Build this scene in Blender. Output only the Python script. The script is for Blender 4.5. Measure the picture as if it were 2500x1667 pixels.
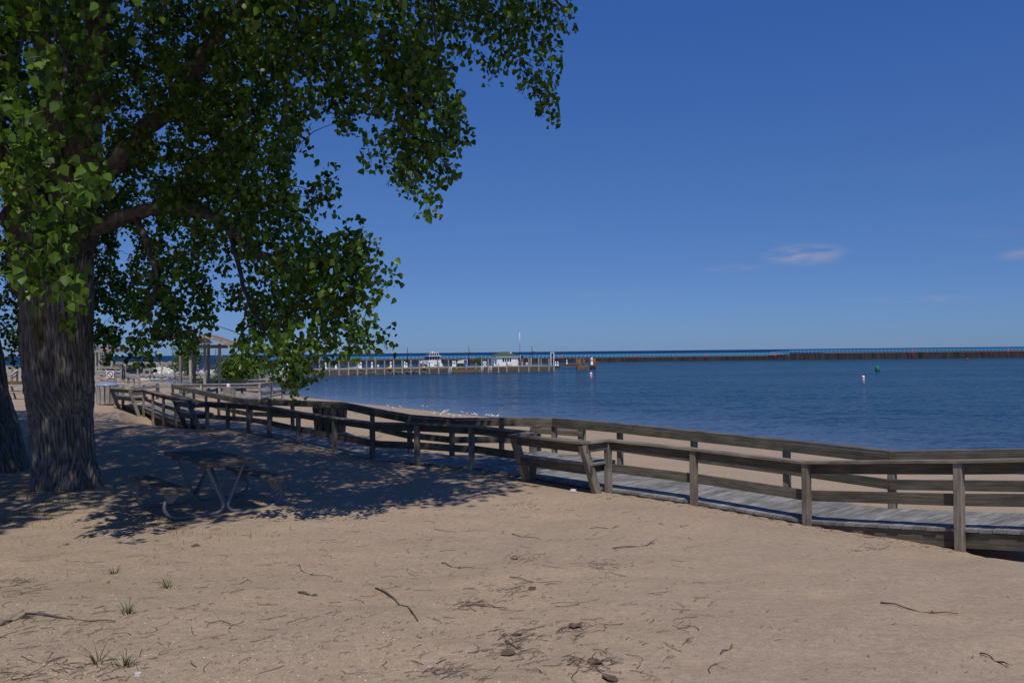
import bpy, bmesh, math, random
import numpy as np
from mathutils import Vector, Matrix
R = math.radians
random.seed(7); rng = np.random.default_rng(7)
for o in list(bpy.data.objects): bpy.data.objects.remove(o)
sc = bpy.context.scene
col = sc.collection

# ------------------------------------------------------------------ camera
EYE = 4.4; FPX = 2040.0; PITCH = 0.716; ROLL = -0.6
CAM = Matrix.Translation((0, 0, EYE)) @ Matrix.Rotation(R(90+PITCH), 4, 'X') @ Matrix.Rotation(R(ROLL), 4, 'Z')
cd = bpy.data.cameras.new('camera'); cam = bpy.data.objects.new('camera', cd); col.objects.link(cam)
cam.matrix_world = CAM; cd.sensor_width = 36; cd.lens = 36*FPX/2500; cd.clip_start = .1; cd.clip_end = 60000
sc.camera = cam
sc.render.resolution_x = 1024; sc.render.resolution_y = 682
# ------------------------------------------------------------------ light
SUN_EL = 58.0; SUN_AZ = 173.0      # behind the camera, slightly to its right
S = Vector((math.sin(R(SUN_AZ))*math.cos(R(SUN_EL)), math.cos(R(SUN_AZ))*math.cos(R(SUN_EL)), math.sin(R(SUN_EL))))
ld = bpy.data.lights.new('sun', 'SUN'); ld.energy = 3.3; ld.angle = R(.53); ld.color = (1, .94, .85)
lo = bpy.data.objects.new('sun', ld); col.objects.link(lo)
lo.rotation_euler = S.to_track_quat('Z', 'Y').to_euler()
W = bpy.data.worlds.new('World'); sc.world = W; W.use_nodes = True
nt = W.node_tree; nt.nodes.clear()
def N(t, k, **kw):
    n = t.nodes.new(k)
    for a, v in kw.items():
        if a.startswith('i_'):
            kk = a[2:]; kk = int(kk) if kk.isdigit() else kk.replace('_', ' ')
            n.inputs[kk].default_value = v
        else: setattr(n, a, v)
    return n
sky = N(nt, 'ShaderNodeTexSky', sky_type='NISHITA', sun_disc=False)
sky.sun_elevation = R(SUN_EL); sky.sun_rotation = R(SUN_AZ); sky.altitude = 300
sky.air_density = 1.0; sky.dust_density = 0.15; sky.ozone_density = 4.0
gm = N(nt, 'ShaderNodeMixRGB', blend_type='MULTIPLY', i_0=1.0)
tg = N(nt, 'ShaderNodeTexCoord'); sg_ = N(nt, 'ShaderNodeSeparateXYZ'); nt.links.new(tg.outputs['Generated'], sg_.inputs[0])
gr_ = N(nt, 'ShaderNodeValToRGB'); e = gr_.color_ramp.elements; e[0].color = (.295,.49,1.04,1); e[1].position = .4; e[1].color = (.42,.74,1.34,1); k_ = e.new(.1); k_.color = (.36,.53,.94,1); k_ = e.new(.2); k_.color = (.41,.62,1.02,1)   # clear, deep northern lake sky
nt.links.new(sg_.outputs[2], gr_.inputs[0]); nt.links.new(gr_.outputs[0], gm.inputs[2])
nt.links.new(sky.outputs[0], gm.inputs[1])
# faint wisps of cloud low over the lake
tc = N(nt, 'ShaderNodeTexCoord'); mp = N(nt, 'ShaderNodeMapping'); mp.inputs['Scale'].default_value = (5, 5, 42); mp.inputs['Location'].default_value = (.3, .1, .6)
nz = N(nt, 'ShaderNodeTexNoise', i_Scale=1.0, i_Detail=4.0, i_Roughness=.5)
rp = N(nt, 'ShaderNodeValToRGB'); rp.color_ramp.elements[0].position = .56; rp.color_ramp.elements[1].position = .78
sx = N(nt, 'ShaderNodeSeparateXYZ'); el = N(nt, 'ShaderNodeMapRange', i_1=.01, i_2=.06, i_3=0.0, i_4=1.0); e2 = N(nt, 'ShaderNodeMapRange', i_1=.12, i_2=.22, i_3=1.0, i_4=0.0)
m1 = N(nt, 'ShaderNodeMath', operation='MULTIPLY'); m2 = N(nt, 'ShaderNodeMath', operation='MULTIPLY'); m3 = N(nt, 'ShaderNodeMath', operation='MULTIPLY', i_1=.08)
L = nt.links.new
L(tc.outputs['Generated'], mp.inputs[0]); L(mp.outputs[0], nz.inputs[0]); L(nz.outputs[0], rp.inputs[0])
L(tc.outputs['Generated'], sx.inputs[0]); L(sx.outputs[2], el.inputs[0]); L(sx.outputs[2], e2.inputs[0])
L(el.outputs[0], m1.inputs[0]); L(e2.outputs[0], m1.inputs[1]); L(m1.outputs[0], m2.inputs[0]); L(rp.outputs[0], m2.inputs[1]); L(m2.outputs[0], m3.inputs[0])
cn = N(nt, 'ShaderNodeTexNoise', i_Scale=1.0, i_Detail=5.0, i_Roughness=.6); cmp_ = N(nt, 'ShaderNodeMapping'); cmp_.inputs['Scale'].default_value = (26, 26, 150); L(tc.outputs['Generated'], cmp_.inputs[0]); L(cmp_.outputs[0], cn.inputs[0])
cr_ = N(nt, 'ShaderNodeMapRange', i_1=.36, i_2=.62, i_3=0., i_4=1.); L(cn.outputs[0], cr_.inputs[0]); acc = m3.outputs[0]
for (px_, py_, wx_, wz_, st_) in ((1965,622,.05,.0135,.75), (1790,655,.05,.006,.26), (2520,622,.035,.009,.55), (2300,728,.12,.005,.22)):
    dv = (CAM.to_3x3() @ Vector(((px_-1250)/FPX, -(py_-833.5)/FPX, -1))).normalized()
    su = N(nt, 'ShaderNodeVectorMath', operation='SUBTRACT'); su.inputs[1].default_value = dv; L(tc.outputs['Generated'], su.inputs[0])
    ml = N(nt, 'ShaderNodeVectorMath', operation='MULTIPLY'); ml.inputs[1].default_value = (1/wx_, 1/wx_, 1/wz_); L(su.outputs[0], ml.inputs[0])
    ln = N(nt, 'ShaderNodeVectorMath', operation='LENGTH'); L(ml.outputs[0], ln.inputs[0]); mr_ = N(nt, 'ShaderNodeMapRange', interpolation_type='SMOOTHSTEP', i_1=1.15, i_2=.1, i_3=0., i_4=st_); L(ln.outputs['Value'], mr_.inputs[0])
    mm = N(nt, 'ShaderNodeMath', operation='MULTIPLY_ADD'); L(mr_.outputs[0], mm.inputs[0]); L(cr_.outputs[0], mm.inputs[1]); L(acc, mm.inputs[2]); acc = mm.outputs[0]
cm = N(nt, 'ShaderNodeMixRGB'); cm.inputs[2].default_value = (4.5, 4.5, 6.4, 1)
L(acc, cm.inputs[0]); L(gm.outputs[0], cm.inputs[1])
bg = N(nt, 'ShaderNodeBackground', i_1=.073); wo = N(nt, 'ShaderNodeOutputWorld')
L(cm.outputs[0], bg.inputs[0]); L(bg.outputs[0], wo.inputs[0])
sc.view_settings.view_transform = 'Standard'; sc.view_settings.look = 'None'
sc.view_settings.exposure = 0; sc.view_settings.gamma = 1; sc.view_settings.use_curve_mapping = False

# ------------------------------------------------------------------ helpers
def at(px, py, Y):
    """point at distance Y north of the camera that is seen in direction (px,py) of the 2500x1667 photo"""
    d = CAM.to_3x3() @ Vector(((px-1250)/FPX, -(py-833.5)/FPX, -1))
    k = Y/d.y; return Vector((d.x*k, Y, EYE+d.z*k))
CI = CAM.inverted()
def proj(P):
    q = CI @ Vector(P); return (1250+FPX*q.x/-q.z, 833.5-FPX*q.y/-q.z) if q.z < -.01 else (-9e9, -9e9)
WM = {}
def place(o, M, parent=None):
    WM[o.name] = M.copy()
    if parent is not None:
        o.parent = parent; o.matrix_basis = WM[parent.name].inverted() @ M
    else: o.matrix_basis = M
    return o
def tag(o, label=None, cat=None, group=None, kind=None):
    if label: o['label'] = label
    if cat: o['category'] = cat
    if group: o['group'] = group
    if kind: o['kind'] = kind
    return o
def thing(name, label, cat, loc, group=None, rz=0):
    o = bpy.data.objects.new(name, None); o.empty_display_size = .2; col.objects.link(o)
    place(o, Matrix.Translation(loc) @ Matrix.Rotation(rz, 4, 'Z')); return tag(o, label, cat, group)
def link(name, me, M, parent=None):
    o = bpy.data.objects.new(name, me); col.objects.link(o); return place(o, M, parent)
def mesh(name, V, F, mat, smooth=False):
    me = bpy.data.meshes.new(name); me.from_pydata([tuple(v) for v in V], [], F); me.materials.append(mat)
    if smooth: me.polygons.foreach_set('use_smooth', [True]*len(me.polygons))
    me.update(); return me
def mobj(name, V, F, mat, parent=None, M=None, smooth=False):
    M = M or Matrix(); return link(name, mesh(name, V, F, mat, smooth), M, parent)
BF = [(0,3,2,1),(4,5,6,7),(0,1,5,4),(1,2,6,5),(2,3,7,6),(3,0,4,7)]
def boxv(c, s):
    x, y, z = c; a, b, d = s[0]/2, s[1]/2, s[2]/2
    return [(x-a,y-b,z-d),(x+a,y-b,z-d),(x+a,y+b,z-d),(x-a,y+b,z-d),(x-a,y-b,z+d),(x+a,y-b,z+d),(x+a,y+b,z+d),(x-a,y+b,z+d)]
def boxes(name, L_, mat, parent=None, M=None):
    V, F = [], []
    for b in L_:
        n = len(V); V += boxv(b[:3], b[3:]); F += [tuple(i+n for i in f) for f in BF]
    return mobj(name, V, F, mat, parent, M)
BM = {}
def board(name, a, b, w, t, mat, parent=None, up=(0,0,1), label=None):
    """a plank from a to b: width w across, thickness t along up (its local X is its length, for the grain)"""
    a, b = Vector(a), Vector(b); x = (b-a); l = x.length; x.normalize(); u = Vector(up)
    y = u.cross(x).normalized(); z = x.cross(y)
    k = (round(l, 2), round(w, 3), round(t, 3), mat.name)
    if k not in BM:
        c = min(w, t)*.09; V = []
        for sx_ in (-l/2, l/2):
            for (p, q) in ((-w/2+c,-t/2),(w/2-c,-t/2),(w/2,-t/2+c),(w/2,t/2-c),(w/2-c,t/2),(-w/2+c,t/2),(-w/2,t/2-c),(-w/2,-t/2+c)): V.append((sx_, p, q))
        BM[k] = mesh(name, V, [tuple(range(7,-1,-1)), tuple(range(8,16))]+[(i,(i+1)%8,(i+1)%8+8,i+8) for i in range(8)], mat)
    M = Matrix.Translation((a+b)/2) @ Matrix((x, y, z)).transposed().to_4x4()
    o = link(name, BM[k], M, parent)
    if label: o['label'] = label
    return o
def tube_vf(P, rad, n=8, V=None, F=None, cap=True):
    V = [] if V is None else V; F = [] if F is None else F
    P = [Vector(p) for p in P]; rad = rad if hasattr(rad, '__len__') else [rad]*len(P)
    up = Vector((0,0,1)); base = len(V); ref = None
    for i, p in enumerate(P):
        d = (P[min(i+1, len(P)-1)]-P[max(i-1, 0)]).normalized()
        if ref is None: ref = d.orthogonal().normalized()
        ref = (ref - d*ref.dot(d)).normalized(); s = d.cross(ref)
        for k in range(n):
            a = 2*math.pi*k/n; V.append(p + (ref*math.cos(a)+s*math.sin(a))*rad[i])
    for i in range(len(P)-1):
        for k in range(n):
            a = base+i*n+k; b = base+i*n+(k+1)%n; F.append((a, b, b+n, a+n))
    if cap:
        F.append(tuple(base+k for k in range(n-1, -1, -1))); F.append(tuple(base+(len(P)-1)*n+k for k in range(n)))
    return V, F
def tube(name, P, rad, mat, parent=None, n=8):
    V, F = tube_vf(P, rad, n); return mobj(name, V, F, mat, parent, smooth=True)
def lathe_vf(prof, n=12, c=(0,0,0)):
    V, F = [], []
    for (r, z) in prof:
        for k in range(n):
            a = 2*math.pi*k/n; V.append((c[0]+r*math.cos(a), c[1]+r*math.sin(a), c[2]+z))
    for i in range(len(prof)-1):
        for k in range(n):
            a = i*n+k; b = i*n+(k+1)%n; F.append((a, b, b+n, a+n))
    F.append(tuple(range(n-1,-1,-1))); F.append(tuple((len(prof)-1)*n+k for k in range(n)))
    return V, F
def smooth_curve(P, sub=6):
    P = [Vector(p) for p in P]; out = []
    for i in range(len(P)-1):
        p0, p1, p2, p3 = P[max(i-1,0)], P[i], P[i+1], P[min(i+2, len(P)-1)]
        for j in range(sub):
            t = j/sub; out.append(.5*((2*p1)+(p2-p0)*t+(2*p0-5*p1+4*p2-p3)*t*t+(3*p1-p0-3*p2+p3)*t**3))
    out.append(P[-1]); return out
ORD = ['first','second','third','fourth','fifth','sixth','seventh','eighth','ninth','tenth','eleventh','twelfth','thirteenth','fourteenth','fifteenth','sixteenth','seventeenth','eighteenth','nineteenth','twentieth','twenty-first','twenty-second','twenty-third','twenty-fourth','twenty-fifth','twenty-sixth','twenty-seventh']

# ------------------------------------------------------------------ materials
def mat(name, c, rough=.7, metal=0, spec=.3):
    m = bpy.data.materials.new(name); m.use_nodes = True; b = m.node_tree.nodes['Principled BSDF']
    b.inputs['Base Color'].default_value = (*c, 1); b.inputs['Roughness'].default_value = rough
    b.inputs['Metallic'].default_value = metal; b.inputs['Specular IOR Level'].default_value = spec
    return m
def noisy(name, c1, c2, scale=(1,1,1), ns=4, rough=.8, bump=.0, detail=6, rnd=.0, coord='Object', lo_=.35, hi=.65, spec=.2, dist=.01):
    m = mat(name, c1, rough, 0, spec); t = m.node_tree; b = t.nodes['Principled BSDF']; l = t.links.new
    tc = N(t, 'ShaderNodeTexCoord'); mp = N(t, 'ShaderNodeMapping'); mp.inputs['Scale'].default_value = scale
    oi = N(t, 'ShaderNodeObjectInfo'); mu = N(t, 'ShaderNodeMath', operation='MULTIPLY', i_1=37.0); ad = N(t, 'ShaderNodeVectorMath', operation='ADD')
    l(oi.outputs['Random'], mu.inputs[0]); l(tc.outputs[coord], ad.inputs[0]); l(mu.outputs[0], ad.inputs[1]); l(ad.outputs[0], mp.inputs[0])
    nz = N(t, 'ShaderNodeTexNoise', i_Scale=float(ns), i_Detail=float(detail), i_Roughness=.62); l(mp.outputs[0], nz.inputs[0])
    rp = N(t, 'ShaderNodeValToRGB'); rp.color_ramp.elements[0].position = lo_; rp.color_ramp.elements[1].position = hi
    rp.color_ramp.elements[0].color = (*c1, 1); rp.color_ramp.elements[1].color = (*c2, 1); l(nz.outputs[0], rp.inputs[0])
    out = rp.outputs[0]
    if rnd:
        mr = N(t, 'ShaderNodeMapRange', i_1=0., i_2=1., i_3=1-rnd, i_4=1+rnd); l(oi.outputs['Random'], mr.inputs[0])
        mx = N(t, 'ShaderNodeVectorMath', operation='SCALE'); l(out, mx.inputs[0]); l(mr.outputs[0], mx.inputs['Scale']); out = mx.outputs[0]
    l(out, b.inputs['Base Color'])
    if bump:
        bp = N(t, 'ShaderNodeBump', i_Strength=bump, i_Distance=dist); l(nz.outputs[0], bp.inputs['Height']); l(bp.outputs[0], b.inputs['Normal'])
    return m
def wood(name, c1, c2, rnd=.14, moss=0):
    m = noisy(name, c1, c2, (1.3, 30, 30), 1.6, .82, .6, 7, rnd, lo_=.3, hi=.72, dist=.006)
    t = m.node_tree; l = t.links.new; b = t.nodes['Principled BSDF']; src = b.inputs['Base Color'].links[0].from_socket
    # weather stains and knots
    tc = N(t, 'ShaderNodeTexCoord'); mp = N(t, 'ShaderNodeMapping'); mp.inputs['Scale'].default_value = (1, 2.2, 2.2)
    oi = N(t, 'ShaderNodeObjectInfo'); mu = N(t, 'ShaderNodeMath', operation='MULTIPLY', i_1=91.0); ad = N(t, 'ShaderNodeVectorMath', operation='ADD')
    l(oi.outputs['Random'], mu.inputs[0]); l(tc.outputs['Object'], ad.inputs[0]); l(mu.outputs[0], ad.inputs[1]); l(ad.outputs[0], mp.inputs[0])
    nz = N(t, 'ShaderNodeTexNoise', i_Scale=2.2, i_Detail=5., i_Roughness=.6); l(mp.outputs[0], nz.inputs[0])
    mr = N(t, 'ShaderNodeMapRange', i_1=.38, i_2=.62, i_3=.68, i_4=1.15); l(nz.outputs[0], mr.inputs[0])
    sc_ = N(t, 'ShaderNodeVectorMath', operation='SCALE'); l(src, sc_.inputs[0]); l(mr.outputs[0], sc_.inputs['Scale'])
    vo = N(t, 'ShaderNodeTexVoronoi', i_Scale=1.7); l(ad.outputs[0], vo.inputs[0])
    kr = N(t, 'ShaderNodeMapRange', i_1=.035, i_2=.06, i_3=.45, i_4=1.0); l(vo.outputs['Distance'], kr.inputs[0])
    s2 = N(t, 'ShaderNodeVectorMath', operation='SCALE'); l(sc_.outputs[0], s2.inputs[0]); l(kr.outputs[0], s2.inputs['Scale'])
    l(s2.outputs[0], b.inputs['Base Color']); return m
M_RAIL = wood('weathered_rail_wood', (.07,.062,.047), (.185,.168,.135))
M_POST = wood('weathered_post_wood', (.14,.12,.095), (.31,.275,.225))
M_DECK = wood('weathered_deck_wood', (.17,.165,.158), (.30,.29,.275), .20)
M_GREY = wood('silver_grey_wood', (.24,.225,.2), (.49,.46,.41))
M_PIER = wood('pier_timber', (.07,.055,.045), (.17,.14,.115))
M_PILE = wood('pier_pile', (.26,.235,.21), (.46,.42,.38))
M_BARK = noisy('bark', (.085,.076,.066), (.26,.24,.21), (7,7,1.3), 3.5, .95, .6, 8, 0, 'Object', .3, .7, dist=.02)
M_LIMB = noisy('limb_bark', (.045,.04,.035), (.14,.125,.11), (3,3,3), 3, .9, .5)
M_TWIG = mat('twig_bark', (.12,.09,.072), .8)
M_WHITE = mat('white_paint', (.78,.79,.8), .5)
M_STEEL = mat('galvanised_steel', (.2,.21,.23), .6, .4, .4)
M_BLACK = mat('black_metal', (.015,.018,.025), .5)
M_GLASS = mat('dark_window', (.02,.03,.045), .12, 0, .6)
M_BLUE = mat('blue_plastic', (.02,.1,.42), .5)
M_RED = mat('red_paint', (.5,.04,.03), .5)
M_ORANGE = mat('orange_paint', (.65,.13,.06), .5)
M_YELLOW = mat('yellow_paint', (.55,.42,.04), .5)
M_GREEN = mat('green_paint', (.02,.2,.08), .5)
M_ROOFG = noisy('green_shingle', (.045,.075,.04), (.08,.12,.065), (1,1,1), 3)
M_RUST = noisy('rusty_sheet_pile', (.028,.021,.02), (.07,.052,.046), (.6,.6,.12), 1.2, .85, .2)
M_BRAIL = mat('blue_railing_paint', (.13,.46,.72), .5)
M_CONC = noisy('concrete_cap', (.2,.19,.17), (.3,.28,.25), (1,1,1), 2)
M_BROWN = wood('brown_stained_timber', (.12,.075,.035), (.22,.14,.075))
M_CREAM = mat('cream_canvas', (.6,.56,.42), .8)
M_ROCK = noisy('riprap_rock', (.14,.12,.1), (.36,.32,.27), (1,1,1), 1.5, .9, .4, rnd=.3)
M_LID = mat('grey_blue_plastic_lid', (.25,.33,.5), .25, 0, .6)
M_CAN = mat('dark_bin_liner', (.02,.022,.025), .6)
M_SKIN = mat('skin', (.35,.2,.14), .6)
M_SHIRT = mat('red_cloth', (.4,.05,.05), .9)
M_DARKC = mat('dark_cloth', (.025,.028,.045), .9)
M_GULLW = mat('white_feathers', (.8,.8,.8), .8)
M_GULLG = mat('grey_feathers', (.33,.35,.38), .8)
M_GULLD = mat('black_feathers', (.03,.03,.03), .8)
M_SHING = noisy('grey_shingles', (.14,.11,.1), (.26,.22,.2), (2,2,2), 3)
M_NAVY = mat('navy_canvas', (.02,.03,.12), .8)

def leafmat(name, c1, c2, spec=.45, trans=.35):
    m = mat(name, c1, .38, 0, spec); t = m.node_tree; l = t.links.new; b = t.nodes['Principled BSDF']
    at_ = N(t, 'ShaderNodeAttribute', attribute_name='rnd'); rp = N(t, 'ShaderNodeValToRGB')
    oi = N(t, 'ShaderNodeObjectInfo'); ad = N(t, 'ShaderNodeMath', operation='ADD'); l(at_.outputs['Fac'], ad.inputs[0]); l(oi.outputs['Random'], ad.inputs[1])
    fr = N(t, 'ShaderNodeMath', operation='FRACT'); l(ad.outputs[0], fr.inputs[0])
    rp.color_ramp.elements[0].color = (*c1, 1); rp.color_ramp.elements[1].color = (*c2, 1); l(fr.outputs[0], rp.inputs[0])
    l(rp.outputs[0], b.inputs['Base Color'])
    tr = N(t, 'ShaderNodeBsdfTranslucent'); g = N(t, 'ShaderNodeMixRGB', blend_type='MULTIPLY', i_0=1.); g.inputs[2].default_value = (1.5, 1.7, .5, 1)
    l(rp.outputs[0], g.inputs[1]); l(g.outputs[0], tr.inputs[0])
    mx = N(t, 'ShaderNodeMixShader', i_0=trans); out = t.nodes['Material Output']
    l(b.outputs[0], mx.inputs[1]); l(tr.outputs[0], mx.inputs[2]); l(mx.outputs[0], out.inputs[0]); return m
M_LEAF = leafmat('cottonwood_leaf', (.014,.040,.006), (.145,.245,.030), .30)
M_BUSH = leafmat('shrub_leaf', (.05,.09,.018), (.14,.21,.04), .2)
M_GRASS = leafmat('grass_blade', (.06,.08,.03), (.15,.15,.07), .2, .2)

# sand
def sandmat():
    m = mat('beach_sand', (.4,.3,.2), .95, 0, .1); t = m.node_tree; l = t.links.new; b = t.nodes['Principled BSDF']
    tc = N(t, 'ShaderNodeTexCoord')
    big = N(t, 'ShaderNodeTexNoise', i_Scale=.55, i_Detail=5., i_Roughness=.55); l(tc.outputs['Object'], big.inputs[0])
    rp = N(t, 'ShaderNodeValToRGB'); e = rp.color_ramp.elements; e[0].position = .3; e[1].position = .72
    e[0].color = (.345,.266,.195, 1); e[1].color = (.40,.300,.211, 1); l(big.outputs[0], rp.inputs[0])
    fin = N(t, 'ShaderNodeTexNoise', i_Scale=70., i_Detail=6., i_Roughness=.75); l(tc.outputs['Object'], fin.inputs[0])
    mr0 = N(t, 'ShaderNodeMapRange', i_1=.3, i_2=.7, i_3=.72, i_4=1.28); l(fin.outputs[0], mr0.inputs[0])
    mid = N(t, 'ShaderNodeTexNoise', i_Scale=16., i_Detail=5., i_Roughness=.7); l(tc.outputs['Object'], mid.inputs[0]); mr1 = N(t, 'ShaderNodeMapRange', i_1=.35, i_2=.65, i_3=.88, i_4=1.1); l(mid.outputs[0], mr1.inputs[0])
    mr = N(t, 'ShaderNodeMath', operation='MULTIPLY'); l(mr0.outputs[0], mr.inputs[0]); l(mr1.outputs[0], mr.inputs[1])
    s1 = N(t, 'ShaderNodeVectorMath', operation='SCALE'); l(rp.outputs[0], s1.inputs[0]); l(mr.outputs[0], s1.inputs['Scale'])
    # specks of shell and dark grit, denser on the trodden side to the left
    vo = N(t, 'ShaderNodeTexVoronoi', i_Scale=38.); l(tc.outputs['Object'], vo.inputs[0])
    sp = N(t, 'ShaderNodeSeparateColor'); l(vo.outputs['Color'], sp.inputs[0])
    ds = N(t, 'ShaderNodeMath', operation='LESS_THAN', i_1=.22); l(vo.outputs['Distance'], ds.inputs[0])
    lt = N(t, 'ShaderNodeMath', operation='GREATER_THAN', i_1=.935); l(sp.outputs[0], lt.inputs[0])
    dk = N(t, 'ShaderNodeMath', operation='LESS_THAN', i_1=.2); l(sp.outputs[0], dk.inputs[0])
    xyz = N(t, 'ShaderNodeSeparateXYZ'); l(tc.outputs['Object'], xyz.inputs[0])
    xl = N(t, 'ShaderNodeMapRange', i_1=1.5, i_2=-2.5, i_3=.12, i_4=1.0); l(xyz.outputs[0], xl.inputs[0])
    def mul(a, b_): n = N(t, 'ShaderNodeMath', operation='MULTIPLY'); l(a, n.inputs[0]); l(b_, n.inputs[1]); return n.outputs[0]
    lf = mul(mul(ds.outputs[0], lt.outputs[0]), xl.outputs[0]); df = mul(mul(ds.outputs[0], dk.outputs[0]), xl.outputs[0])
    a1 = N(t, 'ShaderNodeMixRGB'); a1.inputs[2].default_value = (.6,.56,.5,1); l(lf, a1.inputs[0]); l(s1.outputs[0], a1.inputs[1])
    a2 = N(t, 'ShaderNodeMixRGB'); a2.inputs[2].default_value = (.1,.08,.06,1); l(df, a2.inputs[0]); l(a1.outputs[0], a2.inputs[1])
    # greenish, dirty patches near the trees
    g = N(t, 'ShaderNodeTexNoise', i_Scale=1.1, i_Detail=4.); l(tc.outputs['Object'], g.inputs[0])
    gr = N(t, 'ShaderNodeMapRange', i_1=.5, i_2=.68, i_3=0., i_4=.5); l(g.outputs[0], gr.inputs[0])
    gx = N(t, 'ShaderNodeMapRange', i_1=-2.2, i_2=-5.0, i_3=0., i_4=1.); l(xyz.outputs[0], gx.inputs[0])
    gy = N(t, 'ShaderNodeMapRange', i_1=17., i_2=12., i_3=0., i_4=1.); l(xyz.outputs[1], gy.inputs[0])
    gf = mul(mul(gr.outputs[0], gx.outputs[0]), gy.outputs[0])
    a3 = N(t, 'ShaderNodeMixRGB'); a3.inputs[2].default_value = (.17,.17,.10,1); l(gf, a3.inputs[0]); l(a2.outputs[0], a3.inputs[1])
    # wet sand at the waterline (height based)
    wz = N(t, 'ShaderNodeMapRange', i_1=.16, i_2=.02, i_3=0., i_4=.6); l(xyz.outputs[2], wz.inputs[0])
    a4 = N(t, 'ShaderNodeMixRGB'); a4.inputs[2].default_value = (.14,.11,.085,1); l(wz.outputs[0], a4.inputs[0]); l(a3.outputs[0], a4.inputs[1])
    l(a4.outputs[0], b.inputs['Base Color'])
    n2 = N(t, 'ShaderNodeTexNoise', i_Scale=9., i_Detail=8., i_Roughness=.65); l(tc.outputs['Object'], n2.inputs[0])
    bp = N(t, 'ShaderNodeBump', i_Strength=.5, i_Distance=.04); l(n2.outputs[0], bp.inputs['Height'])
    b2 = N(t, 'ShaderNodeBump', i_Strength=.35, i_Distance=.006); l(fin.outputs[0], b2.inputs['Height']); l(bp.outputs[0], b2.inputs['Normal'])
    l(b2.outputs[0], b.inputs['Normal']); return m
M_SAND = sandmat()
def watermat():
    m = mat('lake_water', (.01,.03,.07), .1, 0, .5); t = m.node_tree; l = t.links.new; b = t.nodes['Principled BSDF']
    b.inputs['IOR'].default_value = 1.33
    tc = N(t, 'ShaderNodeTexCoord'); xyz = N(t, 'ShaderNodeSeparateXYZ'); l(tc.outputs['Object'], xyz.inputs[0])
    # offshore distance (m) from the beach line
    d1 = N(t, 'ShaderNodeMath', operation='MULTIPLY', i_1=.82); d2 = N(t, 'ShaderNodeMath', operation='MULTIPLY_ADD', i_1=.57); d3 = N(t, 'ShaderNodeMath', operation='SUBTRACT', i_1=30.7)
    l(xyz.outputs[0], d1.inputs[0]); l(xyz.outputs[1], d2.inputs[0]); l(d1.outputs[0], d2.inputs[2]); l(d2.outputs[0], d3.inputs[0])
    rp = N(t, 'ShaderNodeValToRGB'); mr = N(t, 'ShaderNodeMapRange', i_1=0., i_2=100.); l(d3.outputs[0], mr.inputs[0]); l(mr.outputs[0], rp.inputs[0])
    e = rp.color_ramp.elements; e[0].color = (.10,.11,.15,1); e[1].color = (.010,.052,.105,1); e[1].position = 1.; k = e.new(.06); k.color = (.035,.065,.13,1); k = e.new(.2); k.color = (.012,.050,.105,1)
    yf = N(t, 'ShaderNodeMapRange', i_1=330., i_2=420., i_3=0., i_4=1.); l(xyz.outputs[1], yf.inputs[0])
    far = N(t, 'ShaderNodeMixRGB'); far.inputs[2].default_value = (.004,.034,.105,1); l(yf.outputs[0], far.inputs[0]); l(rp.outputs[0], far.inputs[1])
    l(far.outputs[0], b.inputs['Base Color'])
    sp = N(t, 'ShaderNodeMapRange', i_1=0., i_2=1., i_3=.36, i_4=.02); l(yf.outputs[0], sp.inputs[0]); l(sp.outputs[0], b.inputs['Specular IOR Level'])
    mp = N(t, 'ShaderNodeMapping'); mp.inputs['Rotation'].default_value = (0,0,R(12)); mp.inputs['Scale'].default_value = (.55,1.35,1); l(tc.outputs['Object'], mp.inputs[0])
    w1 = N(t, 'ShaderNodeTexNoise', i_Scale=2.6, i_Detail=5., i_Roughness=.66, i_Distortion=.3); l(mp.outputs[0], w1.inputs[0])
    w2 = N(t, 'ShaderNodeTexNoise', i_Scale=.3, i_Detail=3.); l(mp.outputs[0], w2.inputs[0])
    gu = N(t, 'ShaderNodeTexNoise', i_Scale=.035, i_Detail=4.); l(mp.outputs[0], gu.inputs[0])
    calm = N(t, 'ShaderNodeMapRange', i_1=0., i_2=14., i_3=.12, i_4=1.); l(d3.outputs[0], calm.inputs[0])
    gs = N(t, 'ShaderNodeMapRange', i_1=.35, i_2=.65, i_3=.55, i_4=1.); l(gu.outputs[0], gs.inputs[0])
    st = N(t, 'ShaderNodeMath', operation='MULTIPLY'); l(calm.outputs[0], st.inputs[0]); l(gs.outputs[0], st.inputs[1])
    # wind ripples: the wave slopes tilt the surface normal
    def slopes(n_, amp):
        su = N(t, 'ShaderNodeVectorMath', operation='SUBTRACT'); su.inputs[1].default_value = (.5,.5,.5); l(n_.outputs['Color'], su.inputs[0])
        ml = N(t, 'ShaderNodeVectorMath', operation='MULTIPLY'); ml.inputs[1].default_value = (amp*.6,amp,0); l(su.outputs[0], ml.inputs[0]); return ml.outputs[0]
    s1 = slopes(w1, 2.6); s2_ = slopes(w2, .9); sa = N(t, 'ShaderNodeVectorMath', operation='ADD'); l(s1, sa.inputs[0]); l(s2_, sa.inputs[1])
    sc_ = N(t, 'ShaderNodeVectorMath', operation='SCALE'); l(sa.outputs[0], sc_.inputs[0]); l(st.outputs[0], sc_.inputs['Scale'])
    up = N(t, 'ShaderNodeVectorMath', operation='ADD'); up.inputs[1].default_value = (0,0,1); l(sc_.outputs[0], up.inputs[0])
    no = N(t, 'ShaderNodeVectorMath', operation='NORMALIZE'); l(up.outputs[0], no.inputs[0]); fr = N(t, 'ShaderNodeFresnel', i_0=1.33); l(no.outputs[0], fr.inputs['Normal'])
    mxf = N(t, 'ShaderNodeMapRange', i_1=0., i_2=1., i_3=.62, i_4=.14); l(yf.outputs[0], mxf.inputs[0])
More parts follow.
